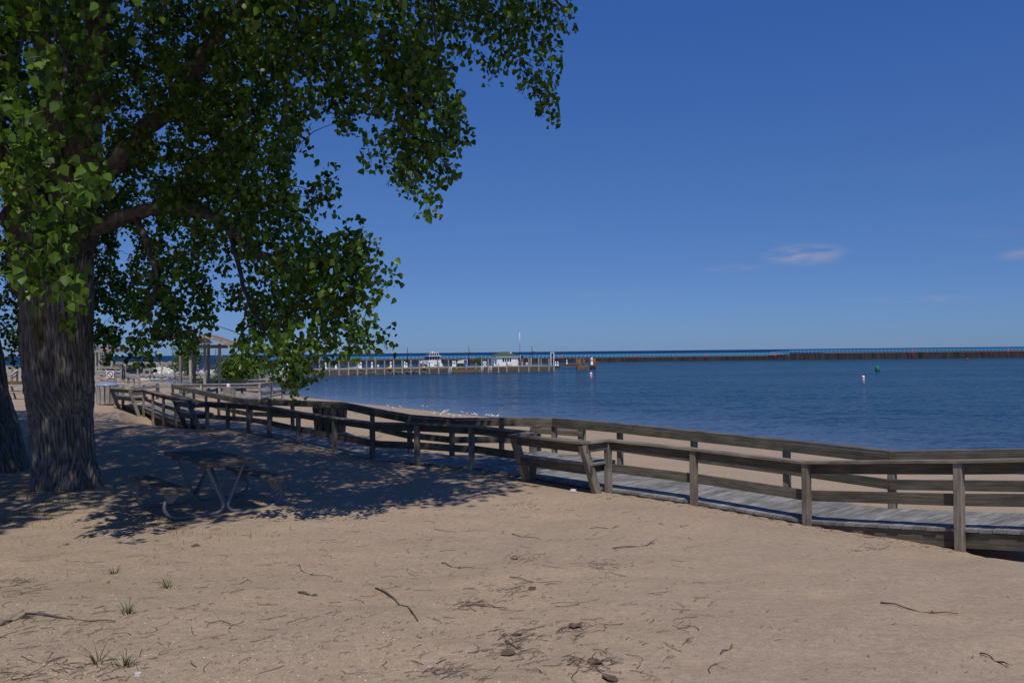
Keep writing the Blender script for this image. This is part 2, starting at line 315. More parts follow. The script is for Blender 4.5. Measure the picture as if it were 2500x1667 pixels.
    sh = N(t, 'ShaderNodeMapRange', i_1=0., i_2=12., i_3=.25, i_4=0.); l(d3.outputs[0], sh.inputs[0]); mx2 = N(t, 'ShaderNodeMath', operation='ADD'); l(mxf.outputs[0], mx2.inputs[0]); l(sh.outputs[0], mx2.inputs[1])
    fm = N(t, 'ShaderNodeMath', operation='MULTIPLY'); l(fr.outputs[0], fm.inputs[0]); l(mx2.outputs[0], fm.inputs[1])
    df = N(t, 'ShaderNodeBsdfDiffuse'); l(far.outputs[0], df.inputs[0]); gl = N(t, 'ShaderNodeBsdfGlossy', i_Roughness=.12); l(no.outputs[0], gl.inputs['Normal'])
    ms = N(t, 'ShaderNodeMixShader'); l(fm.outputs[0], ms.inputs[0]); l(df.outputs[0], ms.inputs[1]); l(gl.outputs[0], ms.inputs[2]); l(ms.outputs[0], t.nodes['Material Output'].inputs[0])
    return m
M_WATER = watermat()

# ------------------------------------------------------------------ boardwalk stations (camera side and lake side rails)
def st(px, cap, Y): p = at(px, cap, Y); return p
NEAR_IN = [(2340,1122,9.67),(1968,1125,11.15),(1693,1093,12.47),(1484,1071,13.36),(1300,1053,14.68),(1151,1038,15.97),(1018,1032,16.8),(909,1030,17.9),
           (817,1018,19.4),(728,1004,20.9),(657,991,22.55),(606,985,23.5),(556,982,24.66),(506,980,25.4),(468,975,27.2),(429,969,29.3),(399,963,31.3),(373,956,33.8),(350,949,36.4),(300,945,38.3)]
near = [st(*a) for a in NEAR_IN]
u0 = (near[0]-near[1]); near = [near[0]+u0*.98+Vector((0,0,.03)), *near]; near = [near[0]+u0*.95, *near]     # two more posts beyond the right edge
FAR_IN = [(2177,1100,11.7),(1920,1073,13.2),(1694,1051,14.6),(1513,1033,16.1),(1353,1020,17.4),(1224,1019,17.9),(1103,1020,18.2),(1000,1012,19.2),(909,996,21.0),(834,981,23.9),
          (714,977,25.8),(660,975.5,26.4),(612,974.5,27.0),(571,969,28.6),(534,962,30.6),(503,955,33),(473,949,35.4),(449,944,37.6),(422,938,40.5)]
far = [st(*a) for a in FAR_IN]
uf = u0.normalized()*1.9; far = [far[0]+uf*2, far[0]+uf, *far]
RH = .80
GZ = [1.75,1.8,2.06,2.06,2.10,2.15,2.17,2.18,2.16,2.13,2.12,2.16,2.18,2.2,2.2,2.16,2.02,1.86,1.72,1.62,1.74,2.0]
NA = np.array([tuple(p) for p in near]); FA = np.array([tuple(p) for p in far])
def nearest(PL, x, y):
    """distance, segment index, parameter to a polyline (vectorised)"""
    bd = np.full(x.shape, 1e9); bi = np.zeros(x.shape, int); bt = np.zeros(x.shape); sg = np.zeros(x.shape)
    for i in range(len(PL)-1):
        ax, ay = PL[i][:2]; dx, dy = PL[i+1][0]-ax, PL[i+1][1]-ay
        t = np.clip(((x-ax)*dx+(y-ay)*dy)/(dx*dx+dy*dy), 0, 1); d = np.hypot(x-ax-t*dx, y-ay-t*dy)
        m = d < bd; bd[m] = d[m]; bi[m] = i; bt[m] = t[m]; sg[m] = np.sign(dx*(y-ay)-dy*(x-ax))[m]
    return bd, bi, bt, sg
_tab = rng.random((64,64))
def vnoise(x, y):
    xi = np.floor(x).astype(int); yi = np.floor(y).astype(int); fx = x-xi; fy = y-yi; fx = fx*fx*(3-2*fx); fy = fy*fy*(3-2*fy)
    g = lambda a, b: _tab[a % 64, b % 64]
    return (g(xi,yi)*(1-fx)+g(xi+1,yi)*fx)*(1-fy)+(g(xi,yi+1)*(1-fx)+g(xi+1,yi+1)*fx)*fy-.5
def sm(a, b, v): t = np.clip((v-a)/(b-a), 0, 1); return t*t*(3-2*t)
TREE1 = at(160, 1190, 13.8); TREE2 = at(-30, 1150, 16.2)
def ground(x, y):
    x = np.atleast_1d(np.asarray(x, float)); y = np.atleast_1d(np.asarray(y, float))
    D = 30.7+1.0*vnoise(x*.12, y*.12)+.35*vnoise(x*.5+7, y*.5)-(.82*x+.57*y)
    z = np.where(D > 0, 2.15*np.sin(np.clip(D/24, 0, 1)*math.pi/2), np.maximum(D*.07, -3))
    z = z + np.clip(D, 0, 1)*sm(12, 3, y)*.5*sm(9, 14, D)
    z = z + sm(2, 6, D)*(.10*vnoise(x*.35, y*.35)+.055*vnoise(x*.9+5, y*.9)+.04*vnoise(x*2.3, y*2.3+9)*sm(60, 30, y)+.018*vnoise(x*5.1, y*5.1)*sm(40, 20, y)+.02*vnoise(x*3.3+3, y*4.1)*sm(22, 14, y)*sm(3, -1, x))
    # boardwalk corridor
    d, i, t, sg = nearest(NA, x, y); gz = np.array(GZ); e = gz[i]*(1-t)+gz[i+1]*t; dz = NA[i,2]*(1-t)+NA[i+1,2]*t-RH
    inside = sg < 0                                   # lake side of the camera-side rail
    tgt = np.where(inside, e+(np.minimum(e, dz-.16)-e)*sm(0, .15, d), e)
    w = np.where(inside, sm(4.2, 2.2, d), sm(1.3, .05, d))
    z = z*(1-w)+tgt*w
    z = z-.75*np.exp(-(((x-6.9)/1.6)**2+((y-9.3)/1.0)**2))*sm(0, .4, np.where(inside, d, 0))
    z = z-.35*np.exp(-(((x+13.8)/2.6)**2+((y-31.6)/2.2)**2))
    for T, rr in ((TREE1, 1.5), (TREE2, 1.6)):
        z = z+.10*np.exp(-((x-T.x)**2+(y-T.y)**2)/rr**2)
    return z
def gz1(x, y): return float(ground(x, y)[0])
def ghit(px, py):
    """where the line of sight through a photo pixel meets the ground"""
    d = CAM.to_3x3() @ Vector(((px-1250)/FPX, -(py-833.5)/FPX, -1)); d /= d.y
    Ys = np.geomspace(2.5, 160, 900); zs = EYE+d.z*Ys; g = ground(d.x*Ys, Ys); k = np.argmax(zs < g)
    Y = Ys[k]; return Vector((d.x*Y, Y, float(g[k])))

# ------------------------------------------------------------------ ground and water
def build_ground():
    ang = np.concatenate([np.linspace(-180,-45,28)[:-1], np.linspace(-45,45,470), np.linspace(45,180,28)[1:-1]]); ang = np.radians(ang)
    rad = np.concatenate([[0.0], np.geomspace(1.0, 60, 380), np.geomspace(62, 520, 60)]); A, Rr = np.meshgrid(ang, rad)
    x = Rr*np.sin(A); y = Rr*np.cos(A); z = ground(x.ravel(), y.ravel()).reshape(x.shape)
    V = np.stack([x, y, z], -1).reshape(-1, 3); na = len(ang); nr = len(rad)
    i, j = np.meshgrid(np.arange(nr-1), np.arange(na), indexing='ij'); a = i*na+j; b = i*na+(j+1) % na
    F = np.stack([a, a+na, b+na, b], -1).reshape(-1, 4)
    me = bpy.data.meshes.new('ground'); me.vertices.add(len(V)); me.vertices.foreach_set('co', V.ravel().astype(np.float32))
    me.loops.add(F.size); me.loops.foreach_set('vertex_index', F.ravel().astype(np.int32)); me.polygons.add(len(F))
    me.polygons.foreach_set('loop_start', np.arange(0, F.size, 4, dtype=np.int32)); me.polygons.foreach_set('use_smooth', [True]*len(F))
    me.update(calc_edges=True); me.validate(); me.materials.append(M_SAND)
    tag(link('ground', me, Matrix()), kind='structure')
build_ground()
w = 25000
tag(mobj('water', [(-w,-100,0),(w,-100,0),(w,60,0),(-w,60,0),(w,400,0),(-w,400,0),(w,w,0),(-w,w,0)], [(0,1,2,3),(3,2,4,5),(5,4,6,7)], M_WATER), kind='structure')

# ------------------------------------------------------------------ boardwalk deck
def poly_at(PL, nrm, s):
    i = int(min(max(math.floor(s), 0), len(PL)-2)); t = s-i; return PL[i].lerp(PL[i+1], t), nrm[i].lerp(nrm[i+1], t).normalized()
def normals(PL, side):
    out = []
    for i in range(len(PL)):
        n = Vector((0,0,0))
        for a, b in ((i-1, i), (i, i+1)):
            if a >= 0 and b < len(PL):
                d = (PL[b]-PL[a]); d.z = 0; d.normalize(); n += Vector((-d.y, d.x, 0))*side
        out.append(n.normalized())
    return out
nN = normals(near, -1)      # towards the lake
def cross_far(p, n):
    best = None
    for i in range(len(far)-1):
        a, b = far[i], far[i+1]; dx, dy = b.x-a.x, b.y-a.y; den = n.x*dy-n.y*dx
        if abs(den) < 1e-6: continue
        t = ((a.x-p.x)*dy-(a.y-p.y)*dx)/den; u = ((a.x-p.x)*n.y-(a.y-p.y)*n.x)/den
        if 0.3 < t < 6 and -.001 <= u <= 1.001 and (best is None or t < best[0]): best = (t, a.lerp(b, u))
    return best[1] if best else None
bw = thing('boardwalk', 'long grey plank boardwalk winding over the sand between two low wooden railings', 'boardwalk', (near[4].x, near[4].y, near[4].z-RH))
s = 0.0; rungs = []
while s < len(near)-1-1e-4:
    p, n = poly_at(near, nN, s); q = cross_far(p, n)
    if q is None: q = p+n*2.0; q.z = p.z
    a = p+n*.03; b = q-n*.02; rungs.append((Vector((a.x, a.y, p.z-RH)), Vector((b.x, b.y, (p.z+q.z)/2-RH)), s))
    i = int(s); seg = (near[i+1]-near[i]).length; s += .148/seg
for i in range(len(rungs)-1):
    (a, b, _), (c, d, _) = rungs[i], rungs[i+1]; g = .007+.004*random.random()
    e1 = (c-a).normalized()*g; e2 = (d-b).normalized()*g; jz = Vector((0,0,random.uniform(-.003,.003))); j1 = (b-a).normalized()*random.uniform(-.012,.012)
    top = [a+e1+jz-j1, b+e2+jz, d+jz, c+jz-j1]; bot = [v-Vector((0,0,.038)) for v in top]
    x = ((b+d)/2-(a+c)/2); x.normalize(); yv = Vector((0,0,1)).cross(x).normalized(); zv = x.cross(yv); o_ = (a+b+c+d)/4
    M = Matrix.Translation(o_) @ Matrix((x, yv, zv)).transposed().to_4x4(); Mi = M.inverted()
    mobj('deck_board', [Mi@v for v in bot+top], BF, M_DECK, bw, M)
def edge_beam(name, pts, parent):
    for i in range(len(pts)-1):
        a, b = pts[i], pts[i+1]
        if (b-a).length > .02: board(name, a, b, .038, .18, M_RAIL, parent)
edge_beam('edge_joist', [near[i]+nN[i]*.075+Vector((0,0,-RH-.04-.095)) for i in range(len(near))], bw)
nF = normals(far, 1)       # towards the camera side
edge_beam('edge_joist', [far[i]+nF[i]*.09+Vector((0,0,-RH-.04-.13)) for i in range(len(far))], bw)
for i in range(0, len(near)-1):      # cross joists seen in the gap under the ramp
    pass

# ------------------------------------------------------------------ railings
POST = .098
def make_post(P, zbot, parent, d, slant=None):
    top = P.z-.04
    board('post', (P.x, P.y, zbot), (P.x, P.y, top), POST, POST, M_POST, parent, up=d)
def railing(name, PL, nin, label, skip=(), gzf=None, bottom=True, cat='railing'):
    mid = PL[len(PL)//2]; r = thing(name, label, cat, (mid.x, mid.y, mid.z-RH))
    for i, P in enumerate(PL):
        d = nin[i]; zb = (GZ[i] if gzf is None else gz1(P.x, P.y))-.35
        make_post(P, zb, r, d)
    for i in range(len(PL)-1):
        if i in skip: continue
        A, B = PL[i], PL[i+1]; d = (B-A).normalized(); hd = Vector((d.x, d.y, 0)).normalized(); sd = Vector((-hd.y, hd.x, 0)); sd = sd if sd.dot(nin[i]) > 0 else -sd
        ext = .035
        up = d.cross(sd); up = up if up.z > 0 else -up
        j = random.uniform(-.002, .002)
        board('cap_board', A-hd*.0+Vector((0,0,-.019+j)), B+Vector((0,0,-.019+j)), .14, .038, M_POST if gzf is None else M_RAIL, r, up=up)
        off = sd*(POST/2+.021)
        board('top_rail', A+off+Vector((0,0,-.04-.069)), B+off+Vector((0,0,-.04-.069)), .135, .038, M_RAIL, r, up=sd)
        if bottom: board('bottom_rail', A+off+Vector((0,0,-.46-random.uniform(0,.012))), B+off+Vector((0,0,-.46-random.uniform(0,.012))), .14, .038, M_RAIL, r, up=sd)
    return r
BENCH = [(5, 6), (15, 16), (20, 21)]
# near[] index: 0,1 beyond the frame, 2 = right-hand post ... ; benches fill the gaps 5-6, 15-16, 20-21
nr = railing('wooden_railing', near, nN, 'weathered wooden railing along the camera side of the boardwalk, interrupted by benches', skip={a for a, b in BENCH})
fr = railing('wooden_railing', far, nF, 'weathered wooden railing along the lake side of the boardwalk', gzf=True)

# ------------------------------------------------------------------ benches on the camera side
def bench(A, B, nout, label, back=.55):
    """A,B posts of the railing (cap points); backrest leans outwards to the camera side"""
    A, B = Vector(A), Vector(B); nout = Vector(nout).normalized(); dz = Vector((0,0,1)); d = (B-A); hd = Vector((d.x, d.y, 0)).normalized()
    za, zb = A.z-RH, B.z-RH; mid = (A+B)/2
    t = thing('wooden_bench', label, 'bench', (mid.x, mid.y, (za+zb)/2), 'benches built into the boardwalk railing')
    Ao = A+nout*back+hd*.02; Bo = B+nout*back-hd*.02
    up = d.normalized().cross(nout); up = up if up.z > 0 else -up
    board('backrest_cap', Ao+dz*-.019, Bo+dz*-.019, .15, .038, M_POST, t, up=up)
    board('backrest_rail', Ao-nout*.07+dz*-.115, Bo-nout*.07+dz*-.115, .14, .038, M_RAIL, t, up=nout)
    for P, O in ((A, Ao), (B, Bo)):
        board('side_cap', P+(O-P)*.02+dz*-.021, P+(O-P)*.86+dz*-.021, .14, .038, M_POST, t)
        board('side_rail', P+(O-P)*.05+dz*-.112, P+(O-P)*.80+dz*-.112, .038, .12, M_RAIL, t)
        zg = gz1(O.x, O.y)-.15
        sgn = 1 if P is A else -1
        top = O-nout*.02+hd*sgn*.06; top.z = O.z-.045; bot = P+nout*(back*.28)+hd*sgn*.06; bot.z = zg
        board('leg', bot, top, POST, .14, M_POST, t, up=nout)
        zz = (P.z-RH)
        board('seat_bearer', Vector((P.x, P.y, zz+.345))+nout*-.12+hd*sgn*.13, Vector((P.x, P.y, zz+.345))+nout*.36+hd*sgn*.13, .038, .13, M_RAIL, t)
    fa = Vector((A.x, A.y, za+.335))+nout*.40; fb = Vector((B.x, B.y, zb+.335))+nout*.40
    board('seat_fascia', fa, fb, .14, .038, M_RAIL, t, up=nout)
    fa2 = Vector((A.x, A.y, za+.335))-nout*.16; fb2 = Vector((B.x, B.y, zb+.335))-nout*.16
    board('seat_fascia', fa2, fb2, .14, .038, M_RAIL, t, up=nout)
    n = int(d.length/.145)
    for k in range(n):
        f = (k+.5)/n; c = A.lerp(B, f); c.z = za+(zb-za)*f+.425
        board('seat_board', c-nout*.19, c+nout*.425, d.length/n-.008, .036, M_DECK, t)
    return t
for (a, b), lab in zip(BENCH, ['bench with a slanted back rail in full sun on the camera side, nearest the camera',
                               'shaded bench in the railing beyond the tree shadow, between the other two railing benches',
                               'farthest railing bench, half sunlit, next to the slatted bin with the blue lid']):
    nb = -(nN[a]+nN[b]); bench(near[a], near[b], nb, lab)
# low bench on the beach side
p0 = at(1296, 1040, 18.7); p1 = at(1424, 1048, 18.3); dd = (p1-p0).normalized(); sd = Vector((-dd.y, dd.x, 0))
t = thing('wooden_bench', 'low weathered plank bench standing on the beach just behind the lake-side railing', 'bench', (*((p0+p1)/2).xy, gz1(*((p0+p1)/2).xy)))
for k in range(3): board('seat_board', p0+sd*(.15*k), p1+sd*(.15*k), .14, .038, M_RAIL, t)
board('seat_fascia', p0-sd*.06+Vector((0,0,-.09)), p1-sd*.06+Vector((0,0,-.09)), .12, .034, M_RAIL, t, up=sd)
for q in (p0.lerp(p1, .07), p0.lerp(p1, .94)):
    for k in (0, .3): board('leg', (q.x+sd.x*k, q.y+sd.y*k, gz1(q.x, q.y)-.2), (q.x+sd.x*k, q.y+sd.y*k, q.z-.02), .09, .09, M_POST, t, up=sd)

# ------------------------------------------------------------------ slatted bins
def bin_(c, r, h, label, lid, m=None, n=14):
    t = thing('slatted_bin', label, 'litter bin', c)
    for k in range(n):
        a = 2*math.pi*(k+.5)/n; e = Vector((math.cos(a), math.sin(a), 0)); w = 2*math.pi*r/n*.80*random.uniform(.9,1.02)
        board('slat', Vector(c)+e*r*.86, Vector(c)+e*r+Vector((0,0,h*random.uniform(.98,1.0))), w, .025, m or M_GREY, t, up=e)
    V, F = lathe_vf([(r*.78,.04),(r*.78,h*.5),(r*.9,h*.93)], 14, c); mobj('liner', V, F, M_CAN, t, smooth=True)
    if lid:
        V, F = lathe_vf([(r*.93,h-.01),(r*1.0,h+.01),(r*.99,h+.05),(r*.8,h+.10),(r*.4,h+.12),(.01,h+.125)], 20, c); mobj('lid', V, F, M_LID, t, smooth=True)
p = at(262, 985, 39); bin_((p.x, p.y, p.z), .5, .84, 'tapered slatted wooden litter bin with a blue-grey lid beside the big tree trunk', True)
p = at(806, 1055, 23.4); bin_((p.x, p.y, near[11].z-RH+.01), .47, .76, 'slatted wooden litter bin in the shade at the bend of the boardwalk, without a lid', False, M_RAIL)

# ------------------------------------------------------------------ picnic table
tb = Vector((-4.45, 12.26, 0)); tb.z = gz1(tb.x, tb.y); ax = Vector((-.64,.77,0)).normalized(); wx = Vector((.77,.64,0)).normalized()
t = thing('picnic_table', 'picnic table with bent steel tube frame and grey planks in dappled tree shade', 'picnic table', tb)
def T(a, w_, z): return tb+ax*a+wx*w_+Vector((0,0,z))
for k in range(5): board('top_board', T(-.93, -.29+.145*k, .735), T(.93, -.29+.145*k, .735), .138, .038, M_RAIL, t)
for s_ in (-1, 1):
    for k in range(2): board('seat_board', T(-.93, s_*(.66+.145*k), .43), T(.93, s_*(.66+.145*k), .43), .138, .038, M_RAIL, t)
    for e in (-.62, .62):
        pts = [T(e, s_*.27, .70), T(e, s_*.16, .44), T(e, s_*.05, .18), T(e, s_*.035, .10), T(e, s_*.10, .035), T(e, s_*.22, .02), T(e, s_*.60, .02), T(e, s_*.74, .05), T(e, s_*.82, .13), T(e, s_*.83, .22), T(e, s_*.78, .31), T(e, s_*.74, .36)]
        tube('frame_tube', smooth_curve(pts, 4), .024, M_STEEL, t)
        V = [T(e-.012, s_*.58, .41), T(e-.012, s_*.86, .41), T(e-.012, s_*.78, .24), T(e-.012, s_*.72, .24), T(e+.012, s_*.58, .41), T(e+.012, s_*.86, .41), T(e+.012, s_*.78, .24), T(e+.012, s_*.72, .24)]
        mobj('bracket', V, [(0,1,2,3),(4,7,6,5),(0,4,5,1),(1,5,6,2),(2,6,7,3),(3,7,4,0)], M_STEEL, t)
for e in (-.62, .62): board('cross_bearer', T(e, -.33, .69), T(e, .33, .69), .05, .045, M_RAIL, t)
tube('brace', [T(-.62, 0, .14), T(0, 0, .66)], .018, M_STEEL, t); tube('brace', [T(.62, 0, .14), T(0, 0, .66)], .018, M_STEEL, t)

# ------------------------------------------------------------------ trees
def trunk_mesh(name, rings, parent, mat_, n=96, flare=1.0, seed=0):
    """rings: (centre, radius_x, radius_y); furrowed bark modelled as ridges"""
    rr = np.random.default_rng(seed); V, F = [], []
    P = []
    for i in range(len(rings)-1):
        a, b = rings[i], rings[i+1]; k = max(2, int((b[0]-a[0]).length/.045))
        for j in range(k): P.append((a[0].lerp(b[0], j/k), a[1]+(b[1]-a[1])*j/k, a[2]+(b[2]-a[2])*j/k))
    P.append(rings[-1]); ph = rr.random(12)*6.28
    k = np.arange(n); A = 2*math.pi*k/n; gro = []
    for (c, rx, ry) in P:
        z = c.z-P[0][0].z; fl = math.exp(-z/.36)*flare*1.25
        root = fl*(.10+.16*np.maximum(0, np.sin(3*A+ph[0]))+.12*np.maximum(0, np.sin(5*A+ph[1])))
        lump = .045*np.sin(2*A+z*.9+ph[2])+.03*np.sin(3*A-z*1.4+ph[3])+.02*np.sin(7*A+ph[4]+z*.5)
        u = A*rx/.075; wv = 1.3*vn3(A*3, z*.7)+.5*vn3(A*9+5, z*1.7)
        per = 2*math.pi*rx/.075
        g1 = np.abs(((u+wv+.25*z) % 1)*2-1); g2 = np.abs(((u*.5-wv*1.3-.5*z) % 1)*2-1); g3 = vn3(A*40, z*8)
        g = np.clip(np.minimum(g1**.7, g2**.5*1.2)+.25*g3, 0, 1); gro.append(g)
        f = 1+lump+root; d = .030*(g-.6)+.012*g3
        f = f*.86
        V += list(zip(c.x+np.cos(A)*(rx*f+d), c.y+np.sin(A)*(ry*f+d), np.full(n, c.z)))
    for i in range(len(P)-1):
        for k in range(n): a = i*n+k; b = i*n+(k+1) % n; F.append((a, b, b+n, a+n))
    F.append(tuple((len(P)-1)*n+k for k in range(n)))
    o_ = mobj(name, V, F, mat_, parent, smooth=True); at2 = o_.data.attributes.new('groove', 'FLOAT', 'POINT'); at2.data.foreach_set('value', np.concatenate(gro).astype(np.float32)); return o_
def vn3(a, b):
    a = np.asarray(a, float); return vnoise(a % 64, np.full(a.shape, float(b) % 64)+.0)*2
# bark with a mossy streak
def mossy(m):
    t = m.node_tree; l = t.links.new; b = t.nodes['Principled BSDF']; src = b.inputs['Base Color'].links[0].from_socket
    tc = N(t, 'ShaderNodeTexCoord'); mp = N(t, 'ShaderNodeMapping'); mp.inputs['Scale'].default_value = (2.6,2.6,.55)
    l(tc.outputs['Object'], mp.inputs[0]); nz = N(t, 'ShaderNodeTexNoise', i_Scale=1., i_Detail=5.); l(mp.outputs[0], nz.inputs[0])
    mr = N(t, 'ShaderNodeMapRange', i_1=.57, i_2=.68, i_3=0., i_4=.75); l(nz.outputs[0], mr.inputs[0])
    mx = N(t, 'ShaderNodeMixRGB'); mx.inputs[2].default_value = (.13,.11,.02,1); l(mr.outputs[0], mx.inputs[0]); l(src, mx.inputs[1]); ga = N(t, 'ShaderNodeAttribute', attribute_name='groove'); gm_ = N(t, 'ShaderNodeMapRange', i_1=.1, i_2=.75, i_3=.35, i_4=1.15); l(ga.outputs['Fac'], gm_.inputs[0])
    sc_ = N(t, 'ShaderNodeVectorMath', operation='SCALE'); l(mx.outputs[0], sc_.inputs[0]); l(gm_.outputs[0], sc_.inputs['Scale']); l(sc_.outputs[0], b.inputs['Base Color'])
mossy(M_BARK)
M_LIMBB = noisy('rough_limb_bark', (.045,.038,.032), (.13,.115,.10), (6,6,2.0), 3, .95, .9, 8, dist=.03)
tree1 = thing('cottonwood_tree', 'huge cottonwood with a thick furrowed grey trunk standing beside the picnic table', 'tree', (TREE1.x, TREE1.y, gz1(TREE1.x, TREE1.y)))
tree2 = thing('cottonwood_tree', 'dark leaning cottonwood trunk cut off by the left edge, behind the big tree', 'tree', (TREE2.x, TREE2.y, gz1(TREE2.x, TREE2.y)))
def rg(x0, x1, y, Y, dep=1.0):
    c = at((x0+x1)/2, y, Y); r = (x1-x0)/2/FPX*Y; return (c, r, r*dep)
base1 = at(170, 1215, 13.8); r0 = (base1-Vector((0,0,.35)), .62, .6)
trunk_mesh('trunk', [r0, rg(84,250,1190,13.8), rg(82,234,1110,13.8), rg(74,226,1020,13.8), rg(60,229,950,13.8), rg(50,226,850,13.8), rg(48,232,720,13.8), rg(60,236,600,13.8), rg(100,238,520,13.8)], tree1, M_BARK, 280, 1.0, 3)
sk = []    # skeleton nodes for twigs: (pos, tree)
def limb(pts, rads, tree, n=10, mat_=None):
    P = smooth_curve(pts, 6); k = len(P); rs = [np.interp(i/(k-1)*(len(rads)-1), range(len(rads)), rads) for i in range(k)]
    P = [p+Vector((rng.normal()*.3*rs[i], rng.normal()*.3*rs[i], 0)) if 0 < i < k-1 else p for i, p in enumerate(P)]
    V, F = tube_vf(P, rs, n); mobj('limb', V, F, mat_ or M_LIMB, tree, smooth=True)
    for p in P[2:]: sk.append(p)
limb([at(170,600,13.8), at(190,470,13.75), at(200,380,13.7), at(222,180,13.6), at(243,0,13.6), at(260,-300,14.2), at(300,-620,14.8)], [.46,.36,.27,.22,.17,.12,.05], tree1, 20, M_LIMBB)
limb([at(110,640,13.6), at(80,560,13.4), at(72,470,13.3), at(128,300,13.2), at(122,170,13), at(68,40,12.6), at(10,-160,12.2), at(-100,-500,12.5)], [.42,.3,.2,.17,.15,.12,.1,.04], tree1, 14, M_LIMBB)
limb([at(100,800,14.2), at(66,700,14.4), at(38,560,14.7), at(10,350,15), at(-60,50,15.5), at(-200,-400,16)], [.12,.2,.19,.16,.12,.05], tree1, 14, M_LIMBB)
limb([at(205,470,13.7), at(300,380,13.6), at(420,265,13.5), at(480,170,13.4), at(520,108,13.2), at(600,-5,13), at(720,-190,13), at(900,-420,13.2)], [.2,.16,.14,.12,.11,.1,.07,.03], tree1)
limb([at(225,560,13.5), at(330,520,13.2), at(440,505,12.9), at(547,544,12.6), at(612,608,12.3), at(698,649,11.9), at(770,712,11.4), at(860,740,10.9)], [.14,.12,.1,.085,.07,.06,.045,.02], tree1)
limb([at(600,-5,13), at(760,-160,12.6), at(960,-220,12), at(1150,-170,11.9), at(1290,-60,12.1), at(1390,35,12.2)], [.09,.07,.055,.04,.03,.012], tree1)
limb([at(860,-210,12), at(955,-30,11), at(1000,90,10.6), at(1003,170,10.4), at(1000,300,10.2), at(985,420,10)], [.05,.04,.03,.026,.02,.008], tree1, 8)
limb([at(1060,-200,12), at(1055,0,11), at(1067,110,10.8), at(1060,220,10.6), at(1030,280,10.5), at(985,325,10.4)], [.03,.02,.017,.014,.01,.006], tree1, 6, M_TWIG)
limb([at(720,-190,13), at(730,0,12.6), at(700,150,12.4), at(690,300,12.4), at(640,470,12.2)], [.06,.05,.04,.03,.015], tree1, 8)
limb([at(330,520,13.2), at(360,600,12.9), at(380,700,12.8), at(350,800,12.6)], [.06,.05,.035,.012], tree1, 8)
limb([at(560,560,12.5), at(580,640,12.3), at(600,720,12.1), at(640,800,11.8), at(690,860,11.5)], [.05,.035,.03,.02,.008], tree1, 8)
limb([at(180,-60,13.3), at(150,0,11), at(120,40,9.6), at(150,90,9.2), at(160,180,9), at(130,300,8.8)], [.1,.06,.04,.03,.02,.01], tree1, 8)
base2 = at(-35, 1165, 16.2)
trunk_mesh('trunk', [(base2-Vector((0,0,.4)), .95, .9), (at(-35,1140,16.2), .86, .85), rg(-170,50,1040,16.2), rg(-180,20,960,16.2), rg(-190,2,870,16.2), rg(-210,-25,750,16.2), rg(-240,-70,600,16.2)], tree2, M_BARK, 260, .6, 9)
limb([at(-160,640,16.2), at(-200,400,16.4), at(-260,0,16.6), at(-330,-400,17)], [.6,.45,.3,.1], tree2, 14, M_LIMBB)
limb([at(-140,640,16.2), at(-60,350,17.5), at(60,0,19), at(200,-400,21)], [.4,.3,.2,.06], tree2, 12, M_LIMBB)

# foliage masks on a 50 px grid (how thick the foliage is in that direction)
ROWS = ['98998989999999999999778999853',
 '88998889999999999999776799621',
 '66989988999999999999983578600',
 '67889888999999999999981466610',
 '88899989999999789999995024720',
 '88998998999999868799996001610',
 '98999889999999721179992000000',
 '89998998999998400048972000000',
 '88999898999997644039975000000',
 '99998999999999985005850000000',
 '89999899999999861000200000000',
 '99999898999998623510000000000',
 '89999899994599879940000000000',
 '78888997791389999950000000000',
 '78888998874689998860000000000',
 '78888996996389978840000000000',
 '78888768862188978860000000000',
 '40000554210278831300000000000',
 '00000000000014800000000000000']
G = [[int(ch) for ch in r] for r in ROWS]
FRONT = ['98642','86352','43575','34576','88677','88577','88634','78821','88857','88687','87486','67992','46991','35780','04380','00030']
FG = [[int(ch) for ch in r] for r in FRONT]
clusters = []     # (pos, radius, nleaf, leafsize, tree)
def depth(px, py):
    if py < 520 and px > 880:
        if px > 1120 or (px > 1020 and py < 120): return (11.4, 12.8)
        return (9.8, 11.2)
    if px > 730 and py > 520: return (10.0, 11.4)
    if py > 840: return (9.9, 11.0)
    if px > 560: return (10.8, 14.5)
    if px > 420: return (11.2, 16)
    return (11.8, 18)
for j, row in enumerate(G):
    for i, dn in enumerate(row):
        if not dn: continue
        px, py = i*50+25, j*50+25; n = 2.55*(dn/9)**1.7*(1+1.5*float(vnoise(np.array([px/85.]), np.array([py/70.]))[0]))*(1.1 if px < 700 else 1.0)
        k = int(n)+(rng.random() < n-int(n))
        for _ in range(k):
            x = px+rng.uniform(-25, 25); y = py+rng.uniform(-25, 25); a, b = depth(x, y)
            if x < 240 and y > 480: a = 14.8
            if 240 <= x < 330: a = max(a, 12.6)
            Y = rng.uniform(a, b) if a < b else a+rng.random(); 
            if x < 240: Y = max(Y, 14.6+rng.random()*3)
            clusters.append((at(x, y, Y), .21+.06*rng.random(), int(rng.uniform(34, 60)*(Y/11.5)**1.2), .090, 0))
nback = len(clusters)
for j, row in enumerate(FG):
    for i, dn in enumerate(row):
        if not dn: continue
        n = 1.9*(dn/9)**1.3; k = int(n)+(rng.random() < n-int(n))
        for _ in range(k):
            x = i*50+25+rng.uniform(-25, 25); y = j*50+25+rng.uniform(-25, 25); Y = rng.uniform(8.1, 9.5)
            clusters.append((at(x, y, Y), .19, int(rng.uniform(16, 26)), .115, 1))
